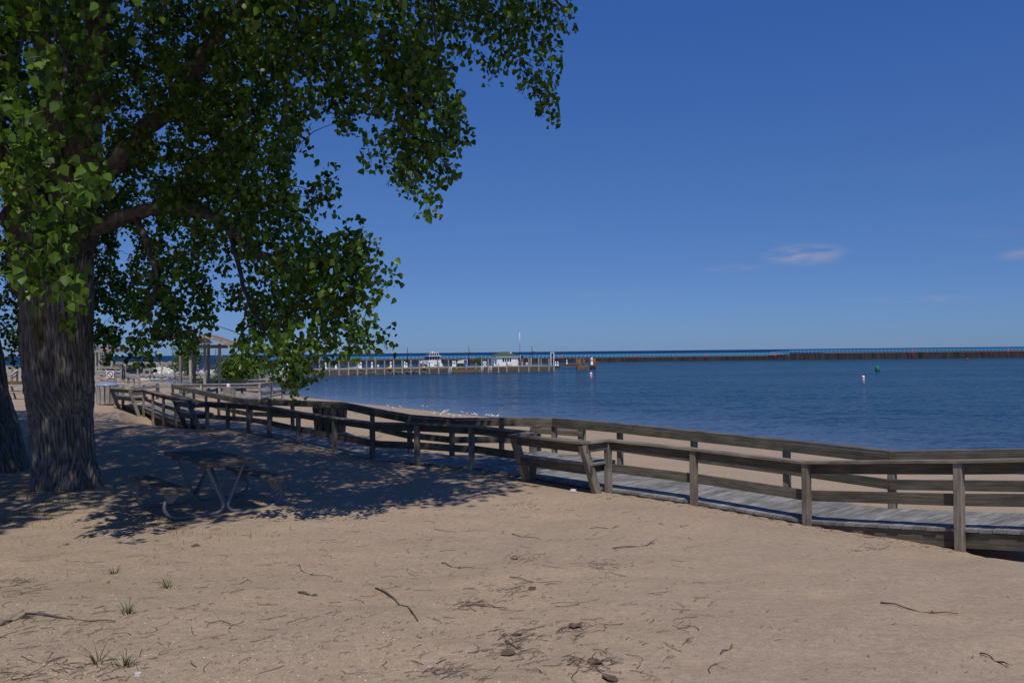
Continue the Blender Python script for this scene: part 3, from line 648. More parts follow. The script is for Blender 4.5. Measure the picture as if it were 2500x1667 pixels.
# upper crown (mostly above the frame): fills the volume that throws the shade on the sand
SH = [(-27,9.2),(-9,9.9),(-5,10.7),(-3,12.0),(-.7,12.8),(.5,15.0),(.4,17.2),(-1.8,19.4),(-4.2,23.2),(-7,26.6),(-11,29.5),(-15,33.5),(-27,37)]
def inpoly(x, y):
    c = False
    for a in range(len(SH)):
        x1, y1 = SH[a]; x2, y2 = SH[a-1]
        if (y1 > y) != (y2 > y) and x < (x2-x1)*(y-y1)/(y2-y1)+x1: c = not c
    return c
cnt = 0; tries = 0
while cnt < 6700 and tries < 160000:
    tries += 1; gx, gy = rng.uniform(-24, 1.2), rng.uniform(9.3, 36)
    if not inpoly(gx, gy): continue
    e = min(1, max(0, min(gy-9.3, 36-gy, 1.5-gx)/6)); h = rng.uniform(5.0, 8.5+8*math.sqrt(e)); P = Vector((gx, gy, 2.2))+S*(h/S.z)
    if P.y < 2.5: continue
    px, py = proj(P); 
    if -60 < px < 2560 and py > -45:
        i, j = int(px//50), int(max(py, 0)//50)
        if px < 0 or j > 10 or i > 13 or G[j][i] < 9 or P.y < 13.5 or rng.random() < .78: continue
    # not over the left-hand front spray, which stands in the sun
    if (-5.9 < gx < -4.3 and gy < 11.7) or (-6.8 < gx < -4.9 and gy < 12.6): continue
    if gx > -4.2 and gy < 15 and rng.random() < .4: continue
    near_view = -200 < px < 2600 and py > -420
    clusters.append((P, .5, 60 if near_view else 24, .11 if near_view else .19, 2)); cnt += 1
# leaves
LP = np.array([(0,0,0),(.34,.10,.05),(.46,.34,.09),(.22,.72,.05),(0,1,0),(-.22,.72,.05),(-.46,.34,.09),(-.34,.10,.05)])
LF = np.array([(0,1,2,3,4),(0,4,5,6,7)])
def leaves_mesh(name, pos, size, seed, mat_, down=.55):
    r = np.random.default_rng(seed); n = len(pos)
    y = r.normal(size=(n,3))*.6; y[:,2] -= down*1.6; y /= np.linalg.norm(y, axis=1, keepdims=True)
    z = r.normal(size=(n,3)); z += .75*np.array(S); x = np.cross(y, z); x /= np.linalg.norm(x, axis=1, keepdims=True); z = np.cross(x, y)
    s_ = (size*r.uniform(.55, 1.2, n))[:,None,None]
    V = pos[:,None,:]+s_*(LP[None,:,0:1]*x[:,None,:]+(LP[None,:,1:2]-.5)*y[:,None,:]+LP[None,:,2:3]*z[:,None,:])
    V = V.reshape(-1,3); F = (LF[None]+8*np.arange(n)[:,None,None]).reshape(-1,5)
    me = bpy.data.meshes.new(name); me.vertices.add(len(V)); me.vertices.foreach_set('co', V.ravel().astype(np.float32))
    me.loops.add(F.size); me.loops.foreach_set('vertex_index', F.ravel().astype(np.int32)); me.polygons.add(len(F)); me.polygons.foreach_set('loop_start', np.arange(0, F.size, 5, dtype=np.int32))
    me.update(calc_edges=True); me.materials.append(mat_)
    at_ = me.attributes.new('rnd', 'FLOAT', 'FACE'); at_.data.foreach_set('value', np.repeat(r.random(n), 2).astype(np.float32)); return me
def gather(sel, seed):
    r = np.random.default_rng(seed); P, Sz = [], []
    for (p, rad, n, ls, k) in sel:
        o = np.clip(r.normal(size=(n,3)), -1.4, 1.4)*rad*(.42 if k < 2 else .6)*np.array([1,1,1.5]); P.append(np.array(p)[None]+o); Sz.append(np.full(n, ls))
    return np.concatenate(P), np.concatenate(Sz)
t1 = [c for c in clusters if not (c[4] == 2 and c[0].x < -11.5)]; t2 = [c for c in clusters if c[4] == 2 and c[0].x < -11.5]
pos, sz = gather(t1, 11)
# the 300 nearest front leaves are leaf objects of their own
pos2, sz2 = gather(t2, 12)
fi = [k for k, p in enumerate(pos[:]) if False]
dist = np.linalg.norm(pos-np.array([0,0,EYE]), axis=1); prj = CI.to_3x3(); 
Rm = np.array(CI.to_3x3()); q = (pos-np.array([0,0,EYE]))@Rm.T; X = 1250+FPX*q[:,0]/-q[:,2]; Yp = 833.5-FPX*q[:,1]/-q[:,2]
vis = (q[:,2] < 0) & (X > 0) & (X < 1450) & (Yp > 0) & (Yp < 900)
order = np.argsort(np.where(vis, dist, 1e9))[:300]; keep = np.ones(len(pos), bool); keep[order] = False
o = link('foliage', leaves_mesh('foliage', pos[keep], sz[keep], 5, M_LEAF), Matrix(), tree1); o['kind'] = 'stuff'
o = link('foliage', leaves_mesh('foliage', pos2, sz2, 6, M_LEAF), Matrix(), tree2); o['kind'] = 'stuff'
lm = []
for v in range(6): 
    me = leaves_mesh('leaf', np.zeros((1,3)), np.array([.115]), 40+v, M_LEAF); lm.append(me)
for k in order:
    M = Matrix.Translation(pos[k]) @ Matrix.Rotation(rng.uniform(0, 6.28), 4, 'Z'); link('leaf', lm[int(rng.integers(6))], M, tree1)
# twigs: every cluster of leaves hangs on a twig that grows from the nearest limb or twig
def twigs():
    nodes = [np.array(p) for p in sk]; arr = np.array(nodes); V1, F1 = [], []; V2, F2 = [], []
    vis_c = [c for c in clusters if c[4] < 2]; up_c = [c for c in clusters if c[4] == 2][::3]
    arrL = list(arr)
    def grow(cl, V, F, n):
        nonlocal arrL
        A = np.array(arrL); cl = sorted(cl, key=lambda c: np.min(np.sum((A-np.array(c[0]))**2, 1)))
        A = np.vstack([A, np.zeros((len(cl)*2, 3))]); m = len(arrL)
        for c in cl:
            p = np.array(c[0]); d = np.sum((A[:m]-p)**2, 1); k = int(np.argmin(d)); a = A[k]; L_ = math.sqrt(d[k])
            if L_ > 7 or L_ < .1: continue
            mid = (a+p)/2+np.array([rng.normal()*.06, rng.normal()*.06, .10*min(L_, 2)]); r_ = min(.028, .005+.006*L_)
            q1 = a*.56+mid*.44*1.0; q1 = (a+mid)/2+rng.normal(size=3)*.03; q2 = (mid+p)/2+rng.normal(size=3)*.03
            e = p+np.array([0,0,-.12]); tube_vf([a, q1, mid, q2, p, e], [r_*1.0, r_*.85, r_*.7, r_*.5, .004, .002], n, V, F, False)
            A[m] = mid; A[m+1] = p; m += 2
        arrL = list(A[:m])
    grow(vis_c, V1, F1, 4); grow(up_c, V2, F2, 3)
    o = mobj('twigs', V1, F1, M_LIMB, tree1); o['kind'] = 'stuff'
    o = mobj('twigs', V2, F2, M_LIMB, tree1); o['kind'] = 'stuff'
twigs()

# ------------------------------------------------------------------ gazebo platform on the beach
def pl(px, py, Y): return at(px, py, Y)
c = at(487, 968, 50); GP = thing('picnic_shelter', 'open gable-roofed wooden shelter on six posts behind the tree branches', 'shelter', (c.x, c.y, c.z))
zb = c.z-.1
for (px, Y, m) in ((465,49,M_GREY),(500,49.6,M_GREY),(536,50.2,M_GREY),(440,51.2,M_POST),(474,51.8,M_POST),(509,52.4,M_POST)):  # rear row takes a darker wood, standing in for shade under the roof
    a = at(px, 845, Y); board('post', (a.x, a.y, zb), (a.x, a.y, at(px, 839, Y).z), .15, .15, m, GP, up=(0,1,0))
A = at(499, 817, 48.4); E1 = at(568, 846, 48.4); E0 = at(434, 838, 48.4); E0.z = E1.z = (E0.z+E1.z)/2; bk = Vector((-.9, 4.6, 0))
for (a, b) in ((A, E1), (A, E0)):
    n_ = (b-a).cross(bk).normalized(); n_ = n_ if n_.z > 0 else -n_; th = n_*.06
    mobj('roof_slope', [a, b, b+bk, a+bk, a+th, b+th, b+bk+th, a+bk+th], BF, M_SHING, GP)
    board('fascia', a-bk.normalized()*.03-Vector((0,0,.06)), b-bk.normalized()*.03-Vector((0,0,.06)), .19, .04, M_GREY, GP, up=(0,1,0))
board('tie_beam', at(448,846,48.9), at(556,846,48.9), .2, .12, M_POST, GP, up=(0,1,0))
mobj('gable_panel', [at(478,838,48.6), at(520,838,48.6), A+Vector((0,.2,-.1)), at(478,838,48.8), at(520,838,48.8), A+Vector((0,.35,-.1))], [(0,1,2),(5,4,3),(0,3,4,1),(1,4,5,2),(2,5,3,0)], M_GREY, GP)
PL_ = thing('shelter_platform', 'square wooden viewing platform with a plank railing under the open shelter', 'platform', (c.x, c.y, c.z-.3))
p = [at(421,939,46.5), at(634,936,46.5)]; y0 = 46.5; xs0, xs1 = p[0].x, p[1].x; zc = (p[0].z+p[1].z)/2
n = 20
for k in range(n): 
    x = xs0+.1+(xs1-xs0-.2)*k/(n-1); board('deck_board', (x, y0, zc-.85), (x, y0+7, zc-.85), (xs1-xs0)/n-.01, .04, M_DECK, PL_)
for (a, b) in (((xs0,y0),(xs1,y0)), ((xs0,y0+7),(xs1,y0+7)), ((xs0,y0),(xs0,y0+7)), ((xs1,y0),(xs1,y0+7))):
    A_, B_ = Vector((*a, zc)), Vector((*b, zc)); d = (B_-A_).normalized(); sdv = Vector((-d.y, d.x, 0))
    board('cap_board', A_, B_, .16, .04, M_GREY, PL_); board('top_rail', A_+Vector((0,0,-.12))+sdv*.03, B_+Vector((0,0,-.12))+sdv*.03, .18, .04, M_GREY, PL_, up=sdv)
    board('bottom_rail', A_+Vector((0,0,-.62))+sdv*.03, B_+Vector((0,0,-.62))+sdv*.03, .18, .04, M_GREY, PL_, up=sdv)
    for f in (0, .33, .66, 1):
        q_ = A_.lerp(B_, f); board('post', (q_.x, q_.y, gz1(q_.x, q_.y)-.3), (q_.x, q_.y, zc-.02), .12, .12, M_GREY, PL_, up=(0,1,0))
# plank bench ends on the platform, an inverted planter
q_ = at(560, 957, 45); t = thing('trash_cover', 'pale wooden bin housing standing at the platform railing in front of the shrub', 'litter bin', (q_.x, q_.y, q_.z-.5))
V, F = lathe_vf([(.28,-.42),(.36,.22),(.38,.26)], 12, (q_.x, q_.y, q_.z)); mobj('housing', V, F, M_GREY, t)
q_ = at(557, 940, 45); V, F = lathe_vf([(.07,-.12),(.09,-.02),(.06,.06),(.06,.09)], 10, (q_.x, q_.y, q_.z)); tag(mobj('bottle', V, F, M_WHITE), 'small white bottle standing on the wooden bin housing by the platform', 'bottle')

# ------------------------------------------------------------------ ramp and platform to the left of it, with the round prohibition sign
def fence(name, label, cat, a, b, Y0, Y1, h, npost, nrail, m, cap=True, group=None, pw=.12, rw=.14):
    A_, B_ = at(*a, Y0), at(*b, Y1); t = thing(name, label, cat, ((A_+B_)/2)-Vector((0,0,h)), group); d = (B_-A_).normalized(); sdv = Vector((d.y, -d.x, 0)); sdv = sdv if sdv.y < 0 else -sdv
    for k in range(npost):
        q_ = A_.lerp(B_, k/(npost-1)); board('post', (q_.x, q_.y, q_.z-h), (q_.x, q_.y, q_.z-.03), pw, pw, m, t, up=(0,1,0))
    if cap: board('cap_board', A_, B_, .16, .04, m, t)
    for k in range(nrail):
        o_ = Vector((0,0,-.14-(h-.3)*k/max(nrail, 1)))+sdv*(pw/2+.022); board('rail', A_+o_, B_+o_, rw, .04, m, t, up=sdv)
    return t, A_, B_
fence('plank_railing', 'grey plank railing with the round red prohibition sign on it', 'railing', (180,906), (281,907), 52, 52, 1.15, 4, 3, M_GREY)
fence('plank_railing', 'long grey railing of the raised landing behind the sign', 'railing', (150,893), (296,894), 70, 70, 1.2, 5, 3, M_GREY)
fence('ramp_handrail', 'sloping pale handrail going down from the landing to the sand', 'handrail', (301,909), (340,921), 66, 62, .8, 4, 1, M_GREY)
t, A_, B_ = fence('plank_railing', 'curved low railing passing behind the blue-lidded bin', 'railing', (215,935), (300,940), 41, 40, .85, 3, 2, M_GREY)
fence('plank_railing', 'short railing rising to the right behind the farthest railing bench', 'railing', (318,943), (384,936), 41, 44, .85, 3, 2, M_GREY)
fence('plank_railing', 'short pale railing across the sand left of the shelter platform', 'railing', (386,938), (420,937), 46.6, 46.6, .95, 2, 2, M_GREY)
for px in (299, 304):
    a = at(px, 895, 64); b = at(px, 926, 64); tube('black_post', [b, a], .05, M_BLACK).name
bp = [o_ for o_ in bpy.data.objects if o_.name.startswith('black_post')]
tag(bp[0], 'left one of the pair of thin black posts at the foot of the landing', 'post', 'black posts by the landing'); tag(bp[1], 'right one of the pair of thin black posts at the foot of the landing', 'post', 'black posts by the landing')
sg = at(269, 914, 51.8); t = thing('prohibition_sign', 'white square sign with a red circle and a slash on the grey plank railing', 'sign', sg)
boxes('sign_panel', [(sg.x, sg.y, sg.z, .46, .02, .46)], M_WHITE, t)
V, F = [], []
for k in range(32):
    for r_ in (.155, .205):
        for y_ in (-.022, -.012): a = 2*math.pi*k/32; V.append((sg.x+math.cos(a)*r_, sg.y+y_, sg.z+math.sin(a)*r_))
for k in range(32):
    a = k*4; b = ((k+1) % 32)*4; F += [(a, b, b+2, a+2), (a+1, a+3, b+3, b+1), (a, a+1, b+1, b), (a+2, b+2, b+3, a+3)]
mobj('ring', V, F, mat('sign_red', (.22,.03,.05)), t)
mobj('slash', [Matrix.Rotation(R(45), 4, 'Y') @ Vector(v)+sg for v in boxv((0,-.026,0), (.34,.008,.042))], BF, mat('sign_black', (.02,.02,.03)), t)
# far shelter: only its posts and low eave show under the leaves
c = at(250, 900, 84); t = thing('picnic_shelter', 'farther shelter whose thin pale posts show beside the big trunk', 'shelter', (c.x, c.y, c.z))
for px, Y, m in ((235,82,M_GREY),(243,84,M_GREY),(248,86,M_POST),(256,84,M_GREY),(267,84,M_GREY)): a = at(px, 906, Y); b = at(px, 858, Y); board('post', a, b, .18, .18, m, t, up=(0,1,0))
e0, e1 = at(226, 860, 81), at(276, 860, 81); ap = at(251, 842, 84)
mobj('roof', [e0, e1, e1+Vector((0,6,0)), e0+Vector((0,6,0)), ap, ap+Vector((0,.5,0))], [(0,3,2,1),(0,1,4),(1,2,5,4),(2,3,5),(3,0,4,5)], M_SHING, t)
# left of the big trunk: steps, railings, a red-brown beam, a picnic table
fence('plank_railing', 'grey railing with a landing seen between the two big trunks', 'railing', (-20,896), (54,896), 74, 74, 1.6, 4, 4, M_GREY)
fence('stair_handrail', 'slanting pale stair handrail seen between the two big trunks', 'handrail', (28,913), (42,903), 64, 66, .9, 2, 2, M_GREY)
a, b = at(-30, 936, 52), at(66, 936, 52); tag(board('timber_beam', a, b, .3, .12, M_BROWN, up=(0,1,0)), 'long red-brown timber beam lying on the sand between the two big trunks', 'beam')
c = at(50, 963, 44); t = thing('picnic_table', 'pale picnic table standing far back between the two big trunks', 'picnic table', (c.x, c.y, gz1(c.x, c.y)))
g = gz1(c.x, c.y)
for k in range(5): board('top_board', (c.x-.9, c.y-.3+.15*k, g+.75), (c.x+.9, c.y-.3+.15*k, g+.75), .14, .04, M_GREY, t)
for s_ in (-.7, .7):
    board('seat_board', (c.x-.9, c.y+s_, g+.43), (c.x+.9, c.y+s_, g+.43), .28, .04, M_GREY, t)
for e in (-.6, .6):
    for s_ in (-1, 1): board('leg', (c.x+e, c.y+s_*.6, g-.02), (c.x+e, c.y+s_*.18, g+.73), .05, .09, M_GREY, t, up=(1,0,0))
    board('seat_support', (c.x+e, c.y-.8, g+.39), (c.x+e, c.y+.8, g+.39), .04, .09, M_GREY, t, up=(1,0,0))

# ------------------------------------------------------------------ shrubs
def shrub(name, label, c, rx, ry, rz, n, ls, cat='shrub', lumps=9, seed=1):
    r = np.random.default_rng(seed); t = thing(name, label, cat, c); V, F = [], []; P = []
    for k in range(lumps):
        q_ = np.array(c)+np.array([r.uniform(-.7,.7)*rx, r.uniform(-.7,.7)*ry, rz*(.3+.6*r.random())*(1-.0)]); 
        q_[2] = c[2]+rz*(.25+.65*r.random()*(1-((q_[0]-c[0])/rx)**2*.8))
        tube_vf([c, tuple((np.array(c)+q_)/2+r.normal(size=3)*.1), tuple(q_)], [.05,.03,.01], 4, V, F)
        m = n//lumps; P.append(q_[None]+r.normal(size=(m,3))*np.array([rx,ry,rz])*.2)
    P = np.concatenate(P); P[:,2] = np.maximum(P[:,2], c[2]+.05)
    mobj('stems', V, F, M_LIMB, t); o_ = link('foliage', leaves_mesh('foliage', P, np.full(len(P), ls), seed, M_BUSH, 0.1), Matrix(), t); o_['kind'] = 'stuff'
c = at(582, 926, 100); shrub('shrub', 'broad rounded green shrub at the water edge right of the shelter posts', (c.x, c.y, c.z), 2.7, 2.0, 2.3, 7000, .24, seed=2, lumps=34)
c = at(458, 917, 110); shrub('shrub', 'tall dark evergreen shrub framed by the shelter posts', (c.x, c.y, c.z), 1.7, 1.5, 4.4, 3000, .24, seed=3, lumps=18)
c = at(507, 930, 96); shrub('beach_grass_clump', 'low patch of green beach grass left of the broad shrub', (c.x, c.y, c.z), 1.9, .8, .35, 700, .16, 'grass', seed=4)
c = at(236, 915, 90); shrub('shrub', 'dark green bush half hidden by the right side of the big trunk', (c.x, c.y, c.z), .8, .8, 3.0, 1200, .2, seed=5)
c = at(1168, 892, 200); shrub('shrub', 'small olive bush on the pier between the pump post and the dock house', (c.x, c.y, c.z), 1.6, 1, 1.5, 900, .25, seed=8)
# ------------------------------------------------------------------ rock bank and marina edge at left
def rocks(name, label, a, b, Ya, Yb, n, r0_, h, seed):
    r = np.random.default_rng(seed); A_, B_ = at(*a, Ya), at(*b, Yb); V, F = [], []
    base = [( 1,1,1),(-1,1,1),(-1,-1,1),(1,-1,1),(1,1,-1),(-1,1,-1),(-1,-1,-1),(1,-1,-1)]
    for k in range(n):
        p_ = A_.lerp(B_, r.random()); c_ = np.array([p_.x, p_.y+r.normal()*r0_*2, p_.z-r.random()*h]); s_ = r0_*r.uniform(.5,1.1); m = len(V)
        q_ = np.linalg.qr(r.normal(size=(3,3)))[0]
        for bb in base: V.append(tuple(c_+q_@(np.array(bb)*s_*r.uniform(.55,.95,3))))
        F += [tuple(m+i for i in f) for f in ((0,1,2,3),(4,7,6,5),(0,4,5,1),(1,5,6,2),(2,6,7,3),(3,7,4,0))]
    o_ = mobj(name, V, F, M_ROCK); tag(o_, label, 'rocks', kind='stuff')
rocks('riprap_bank', 'bank of heaped grey-brown boulders behind the marina fence', (225,888), (440,889), 230, 250, 900, .75, 1.6, 4)
rocks('rock_edge', 'stony weed-covered edge between the sand and the marina walk', (300,915), (520,922), 118, 104, 420, .15, .2, 5)
rocks('rock_toe', 'line of small stones along the foot of the pier', (735,911), (1040,905), 168, 176, 260, .17, .5, 6)

# ------------------------------------------------------------------ the marina pier
PA, PB = at(700, 901, 166), at(1350, 893, 187)
PA.z = PB.z = 1.3
pd = (PB-PA); pdn = Vector((pd.x, pd.y, 0)).normalized(); pn = Vector((pdn.y, -pdn.x, 0)); pn = pn if pn.y < 0 else -pn
def on(px, back=0, z=1.3):
    """point on the pier deck (back metres behind its face) in line with photo column px"""
    A0 = PA-pn*back; best = None
    r_ = (at(px, 880, 180)); k = r_.x/r_.y; t_ = (A0.x-k*A0.y)/(k*pdn.y-pdn.x); q_ = A0+pdn*t_; return Vector((q_.x, q_.y, z))
pier = thing('pier', 'long timber and sheet steel pier with a row of tall piles crossing the harbour', 'pier', ((PA+PB)/2).xy.to_3d())
for k in range(7):
    a = PA.lerp(PB, k/7)-pn*4; b = PA.lerp(PB, (k+1)/7)-pn*4; board('deck_section', a-Vector((0,0,.12)), b-Vector((0,0,.12))-pdn*.04, 8, .24, M_CONC, pier)
for k in range(14):
    for z_, h_ in ((.86, .34), (.5, .34), (.12, .34)):
        a = PA.lerp(PB, k/14)+pn*.08; b = PA.lerp(PB, (k+1)/14)+pn*.08; a.z = b.z = z_; board('wale_board', a, b-pdn*.05, h_, .16, M_PIER, pier, up=pn)
board('fill_wall', Vector((PA.x, PA.y, .4))-pn*.4, Vector((PB.x, PB.y, .4))-pn*.4, 1.4, .2, M_PIER, pier, up=pn)
for k in (0, 1):
    e = [PA, PB][k]; board('end_wall', Vector((e.x, e.y, .5))+pdn*(.1 if k else -.1), Vector((e.x, e.y, .5))-pn*8+pdn*(.1 if k else -.1), 1.5, .2, M_PIER, pier, up=pdn)
pil = [(735,872),(757,872),(780,874),(804,872),(828,873),(851,873),(873,874),(895,880),(917,874),(939,880),(961,879),(982,879),(1003,879),(1024,879),(1048,884),(1071,886),(1095,878),(1114,888),(1138,889),(1162,886),(1192,877),(1217,888),(1237,882),(1266,880),(1291,875),(1315,875),(1340,875)]
for px, top in pil:
    p_ = on(px, -.34); board('pile', (p_.x, p_.y, -.8), (p_.x, p_.y, at(px, top, p_.y).z), .27, .27, M_PILE, pier, up=(0,1,0))
for px, top in ((1032,878),(1176,877),(1200,878),(1296,876),(1321,876),(1297,874),(982,879),(1068,876)):
    p_ = on(px, 8.2); board('pile', (p_.x, p_.y, -.5), (p_.x, p_.y, at(px, top, p_.y).z), .27, .27, M_PILE, pier, up=(0,1,0))
a, b = on(1103, -.5, .42), on(1175, -.5, .42); board('brown_fender', a, b, .75, .16, M_BROWN, pier, up=pn)
for px in (1100, 1198, 1177):
    t = thing('dock_ladder', {1100:'small white ladder on the pier face right of the cabin cruiser', 1198:'small white ladder on the pier face just left of the dock house', 1177:'pale ladder at the right end of the brown plank fender'}[px], 'ladder', on(px, -.6, .3), 'ladders on the pier face')
    for s_ in (-.2, .2): a = on(px, -.6, -.1)+pdn*s_; tube('stile', [a, a+Vector((0,0,1.5))], .045, M_WHITE, t, 6)
    for k in range(4): a = on(px, -.6, .15+.35*k); tube('rung', [a-pdn*.2, a+pdn*.2], .035, M_WHITE, t, 6)
# pedestrian fence on the back of the pier (thin black)
t = thing('picket_fence', 'thin black metal picket fence along the back of the pier', 'fence', on(900, 8.1))
V, F = [], []
for k in range(150):
    p_ = on(745+k*2.4, 7.9); n_ = len(V); V += boxv((p_.x, p_.y, p_.z+.5), (.03,.03,1.0)); F += [tuple(i+n_ for i in f) for f in BF]
tag(mobj('pickets', V, F, M_BLACK, t), kind='stuff'); board('top_rail', on(745, 7.9, 2.3), on(1103, 7.9, 2.3), .05, .05, M_BLACK, t)
# white lighthouse shaped power pedestals
pp = bpy.data.meshes.new('pp')
def ped(px, py, back, h, label, Y=None, z=None):
    p_ = on(px, back) if Y is None else at(px, py, Y); z_ = 1.3 if z is None else z
    t = thing('power_pedestal', label, 'dock pedestal', (p_.x, p_.y, z_), 'white power pedestals on the docks'); r_ = h/1.9
    V, F = lathe_vf([(.34*r_,0),(.3*r_,.1*r_),(.2*r_,1.15*r_)], 10, (p_.x, p_.y, z_)); mobj('body', V, F, M_WHITE, t, smooth=True)
    V, F = lathe_vf([(.36*r_,1.15*r_),(.36*r_,1.22*r_),(.2*r_,1.24*r_),(.2*r_,1.52*r_),(.33*r_,1.54*r_),(.06*r_,1.9*r_)], 10, (p_.x, p_.y, z_)); mobj('lamp_head', V, F, M_WHITE, t)
PEDS = [(582,900,'far left white pedestal beyond the broad shrub'),(691,897,'squat white pedestal above the low floating dock'),(702,897,'white pedestal right of the squat one above the floating dock'),
 (795,896,'wide white pedestal among the moored boats under the leaves'),(820,896,'white pedestal beside the dark cleat post under the leaves'),(876,893,'white pedestal left of two white posts under the branch tips'),(881,893,'thin white pedestal next to its twin under the branch tips'),
 (908,894,'lone tall white pedestal right of the branch tips'),(954,892,'white pedestal left of the yellow block on the pier edge'),(988,890,'taller of the pair of white pedestals left of the cabin cruiser'),(993,890,'shorter of the pair of white pedestals left of the cabin cruiser'),
 (1106,893,'thin white pedestal right of the cabin cruiser'),(1111,893,'white pedestal left of the cream covered cart'),(1208,893,'white pedestal just left of the dock house')]
for k, (px, py, lab) in enumerate(PEDS): ped(px, py, 1.5+(k % 3)*1.6, 1.32 if px not in (691, 993) else 1.05, lab)
for px, py, h_, lab in ((377,905,1.9,'leftmost white pedestal, beside the canopied white boat at the far left dock'),(390,905,1.9,'second white pedestal from the left, at the bow of the canopied boat'),(398,906,1.2,'short white pedestal between two tall ones at the far left dock'),
        (412,906,2.0,'tall white pedestal just left of the shelter posts'),(497,904,1.8,'white pedestal seen between the shelter posts'),(514,904,1.2,'short white pedestal seen inside the shelter'),(549,904,2.2,'tall white pedestal just right of the shelter, above the broad shrub')):
    ped(px, py, 0, h_*.52, lab, 139.2, 1.34)
# small short ones
for px, lab in ((923,'small squat white bollard left of the pier mid piles'),(1003,'small white bollard beside the cruiser stern'),(1286,'small white bucket near the people on the pier')):
    p_ = on(px, 1.2); V, F = lathe_vf([(.2,0),(.22,.1),(.16,.35),(.28,.4),(.2,.62),(.05,.72)], 10, p_); tag(mobj('bollard', V, F, M_WHITE, smooth=True), lab, 'bollard', 'small white bollards on the pier')
# yellow and orange blocks on the pier edge
for px, lab in ((852,'yellow block on the pier edge below the branch tips'),(950,'yellow block on the pier edge right of the lone pedestal'),(1035,'yellow hose box on the pier left of the cruiser')):
    p_ = on(px, -.1); V, F = lathe_vf([(.35,-.18),(.38,0),(.3,.2),(.1,.3)], 8, p_); tag(mobj('cleat_block', V, F, M_YELLOW), lab, 'dock block', 'yellow blocks on the pier edge')
# lamps
def lamp(px, top, back, arms, label, p_=None):
    p_ = p_ or on(px, back); zt = at(px, top, p_.y).z; t = thing('lamp_post', label, 'lamp post', p_, 'dark lamp posts along the docks')
    tube('pole', [p_, Vector((p_.x, p_.y, zt))], [.11, .06], M_BLACK, t, 8); za = p_.z+(zt-p_.z)*.72
    for s_ in arms:
        e = Vector((p_.x+s_*.75, p_.y, za)); tube('arm', [Vector((p_.x, p_.y, za)), e, e-Vector((0,0,.25))], .045, M_BLACK, t, 6)
        V, F = lathe_vf([(.28,0),(.26,.08),(.1,.3),(.04,.42)], 10, (e.x, e.y, e.z-.6)); mobj('lantern', V, F, M_BLACK, t)
lamp(995, 849, 8.4, (1,), 'dark single-arm lamp post left of the cabin cruiser'); lamp(1145, 848, 8.4, (-1, 1), 'dark two-arm lamp post between the cruiser and the dock house'); lamp(1299, 846, 8.4, (1,), 'dark single-arm lamp post right of the dock house')
p_ = at(527, 905, 170); p_.z = 1.3; lamp(527, 853, 0, (1,), 'dark lamp post seen through the open shelter', p_); p_ = at(391, 905, 170); p_.z = 1.3; lamp(391, 862, 0, (-1,), 'dark lamp post left of the shelter under the leaves', p_)
p_ = at(776, 900, 176); p_.z = 1.3; lamp(776, 852, 0, (-1, 1), 'dark lamp post half hidden by the hanging branch', p_)
# dock house
A_ = on(1213, 2.2); B_ = on(1264, 2.2); cx = (A_+B_)/2; wd = (B_-A_).length; Mh = Matrix.Translation((cx.x, cx.y, 1.3)) @ Matrix.Rotation(math.atan2(pdn.y, pdn.x), 4, 'Z')
hs = thing('dock_house', 'small white dock house with a green hipped roof on the pier', 'building', (cx.x, cx.y, 1.3)); hw = wd/2; H = 2.0
boxes('wall', [(-hw+.6, 0, H/2, 1.2, .15, H), (hw-.75, 0, H/2, 1.5, .15, H), (-.1, .0, .45, wd-2.6, .15, .9), (-.1, 0, H-.15, wd-2.6, .15, .3), (-hw+.05, 2, H/2, .15, 3.9, H), (hw-.05, 2, H/2, .15, 3.9, H), (0, 3.95, H/2, wd-.2, .15, H)], M_WHITE, hs, Mh)
wx0 = -hw+1.25; ww = (wd-2.75-.0)/4
for k in range(4):
    xc = wx0+ww*(k+.5); f_ = boxes('window', [(xc-ww*.44, -.03, 1.3, .08, .14, .85), (xc+ww*.44, -.03, 1.3, .08, .14, .85), (xc, -.03, 1.7, ww*.8, .14, .06), (xc, -.03, .9, ww*.8, .14, .06)], M_WHITE, hs, Mh)
    boxes('pane', [(xc, .02, 1.3, ww*.8, .03, .76)], M_GLASS, f_, Mh)
boxes('eave_board', [(0, -.35, H+.06, wd+.7, .1, .16), (0, 4.3, H+.06, wd+.7, .1, .16), (-hw-.35, 2, H+.06, .1, 4.6, .16), (hw+.35, 2, H+.06, .1, 4.6, .16)], M_WHITE, hs, Mh)
e = hw+.42; zz = H+.145
mobj('roof', [(-e,-.45,zz),(e,-.45,zz),(e,4.4,zz),(-e,4.4,zz),(-.75,1.95,zz+1.0),(.75,1.95,zz+1.0)], [(0,3,2,1),(0,1,5,4),(1,2,5),(2,3,4,5),(3,0,4)], M_ROOFG, hs, Mh)
boxes('counter_box', [(.35, -.45, .26, 1.0, .6, .42)], M_CREAM, hs, Mh); V, F = lathe_vf([(.14,0),(.14,.3),(.24,.34),(.04,.55)], 10, (1.3,1.2,zz+.35)); mobj('roof_vent', V, F, M_WHITE, hs, Mh)
a = on(1269.5, 3); tp = at(1270, 812, a.y).z; t = thing('antenna', 'tall thin antenna mast behind the dock house, white upper half', 'antenna', a)
tube('lower_mast', [a, Vector((a.x, a.y, a.z+(tp-a.z)*.55))], .05, M_BLACK, t, 6); tube('upper_mast', [Vector((a.x, a.y, a.z+(tp-a.z)*.55)), Vector((a.x, a.y, tp))], .06, M_WHITE, t, 6)
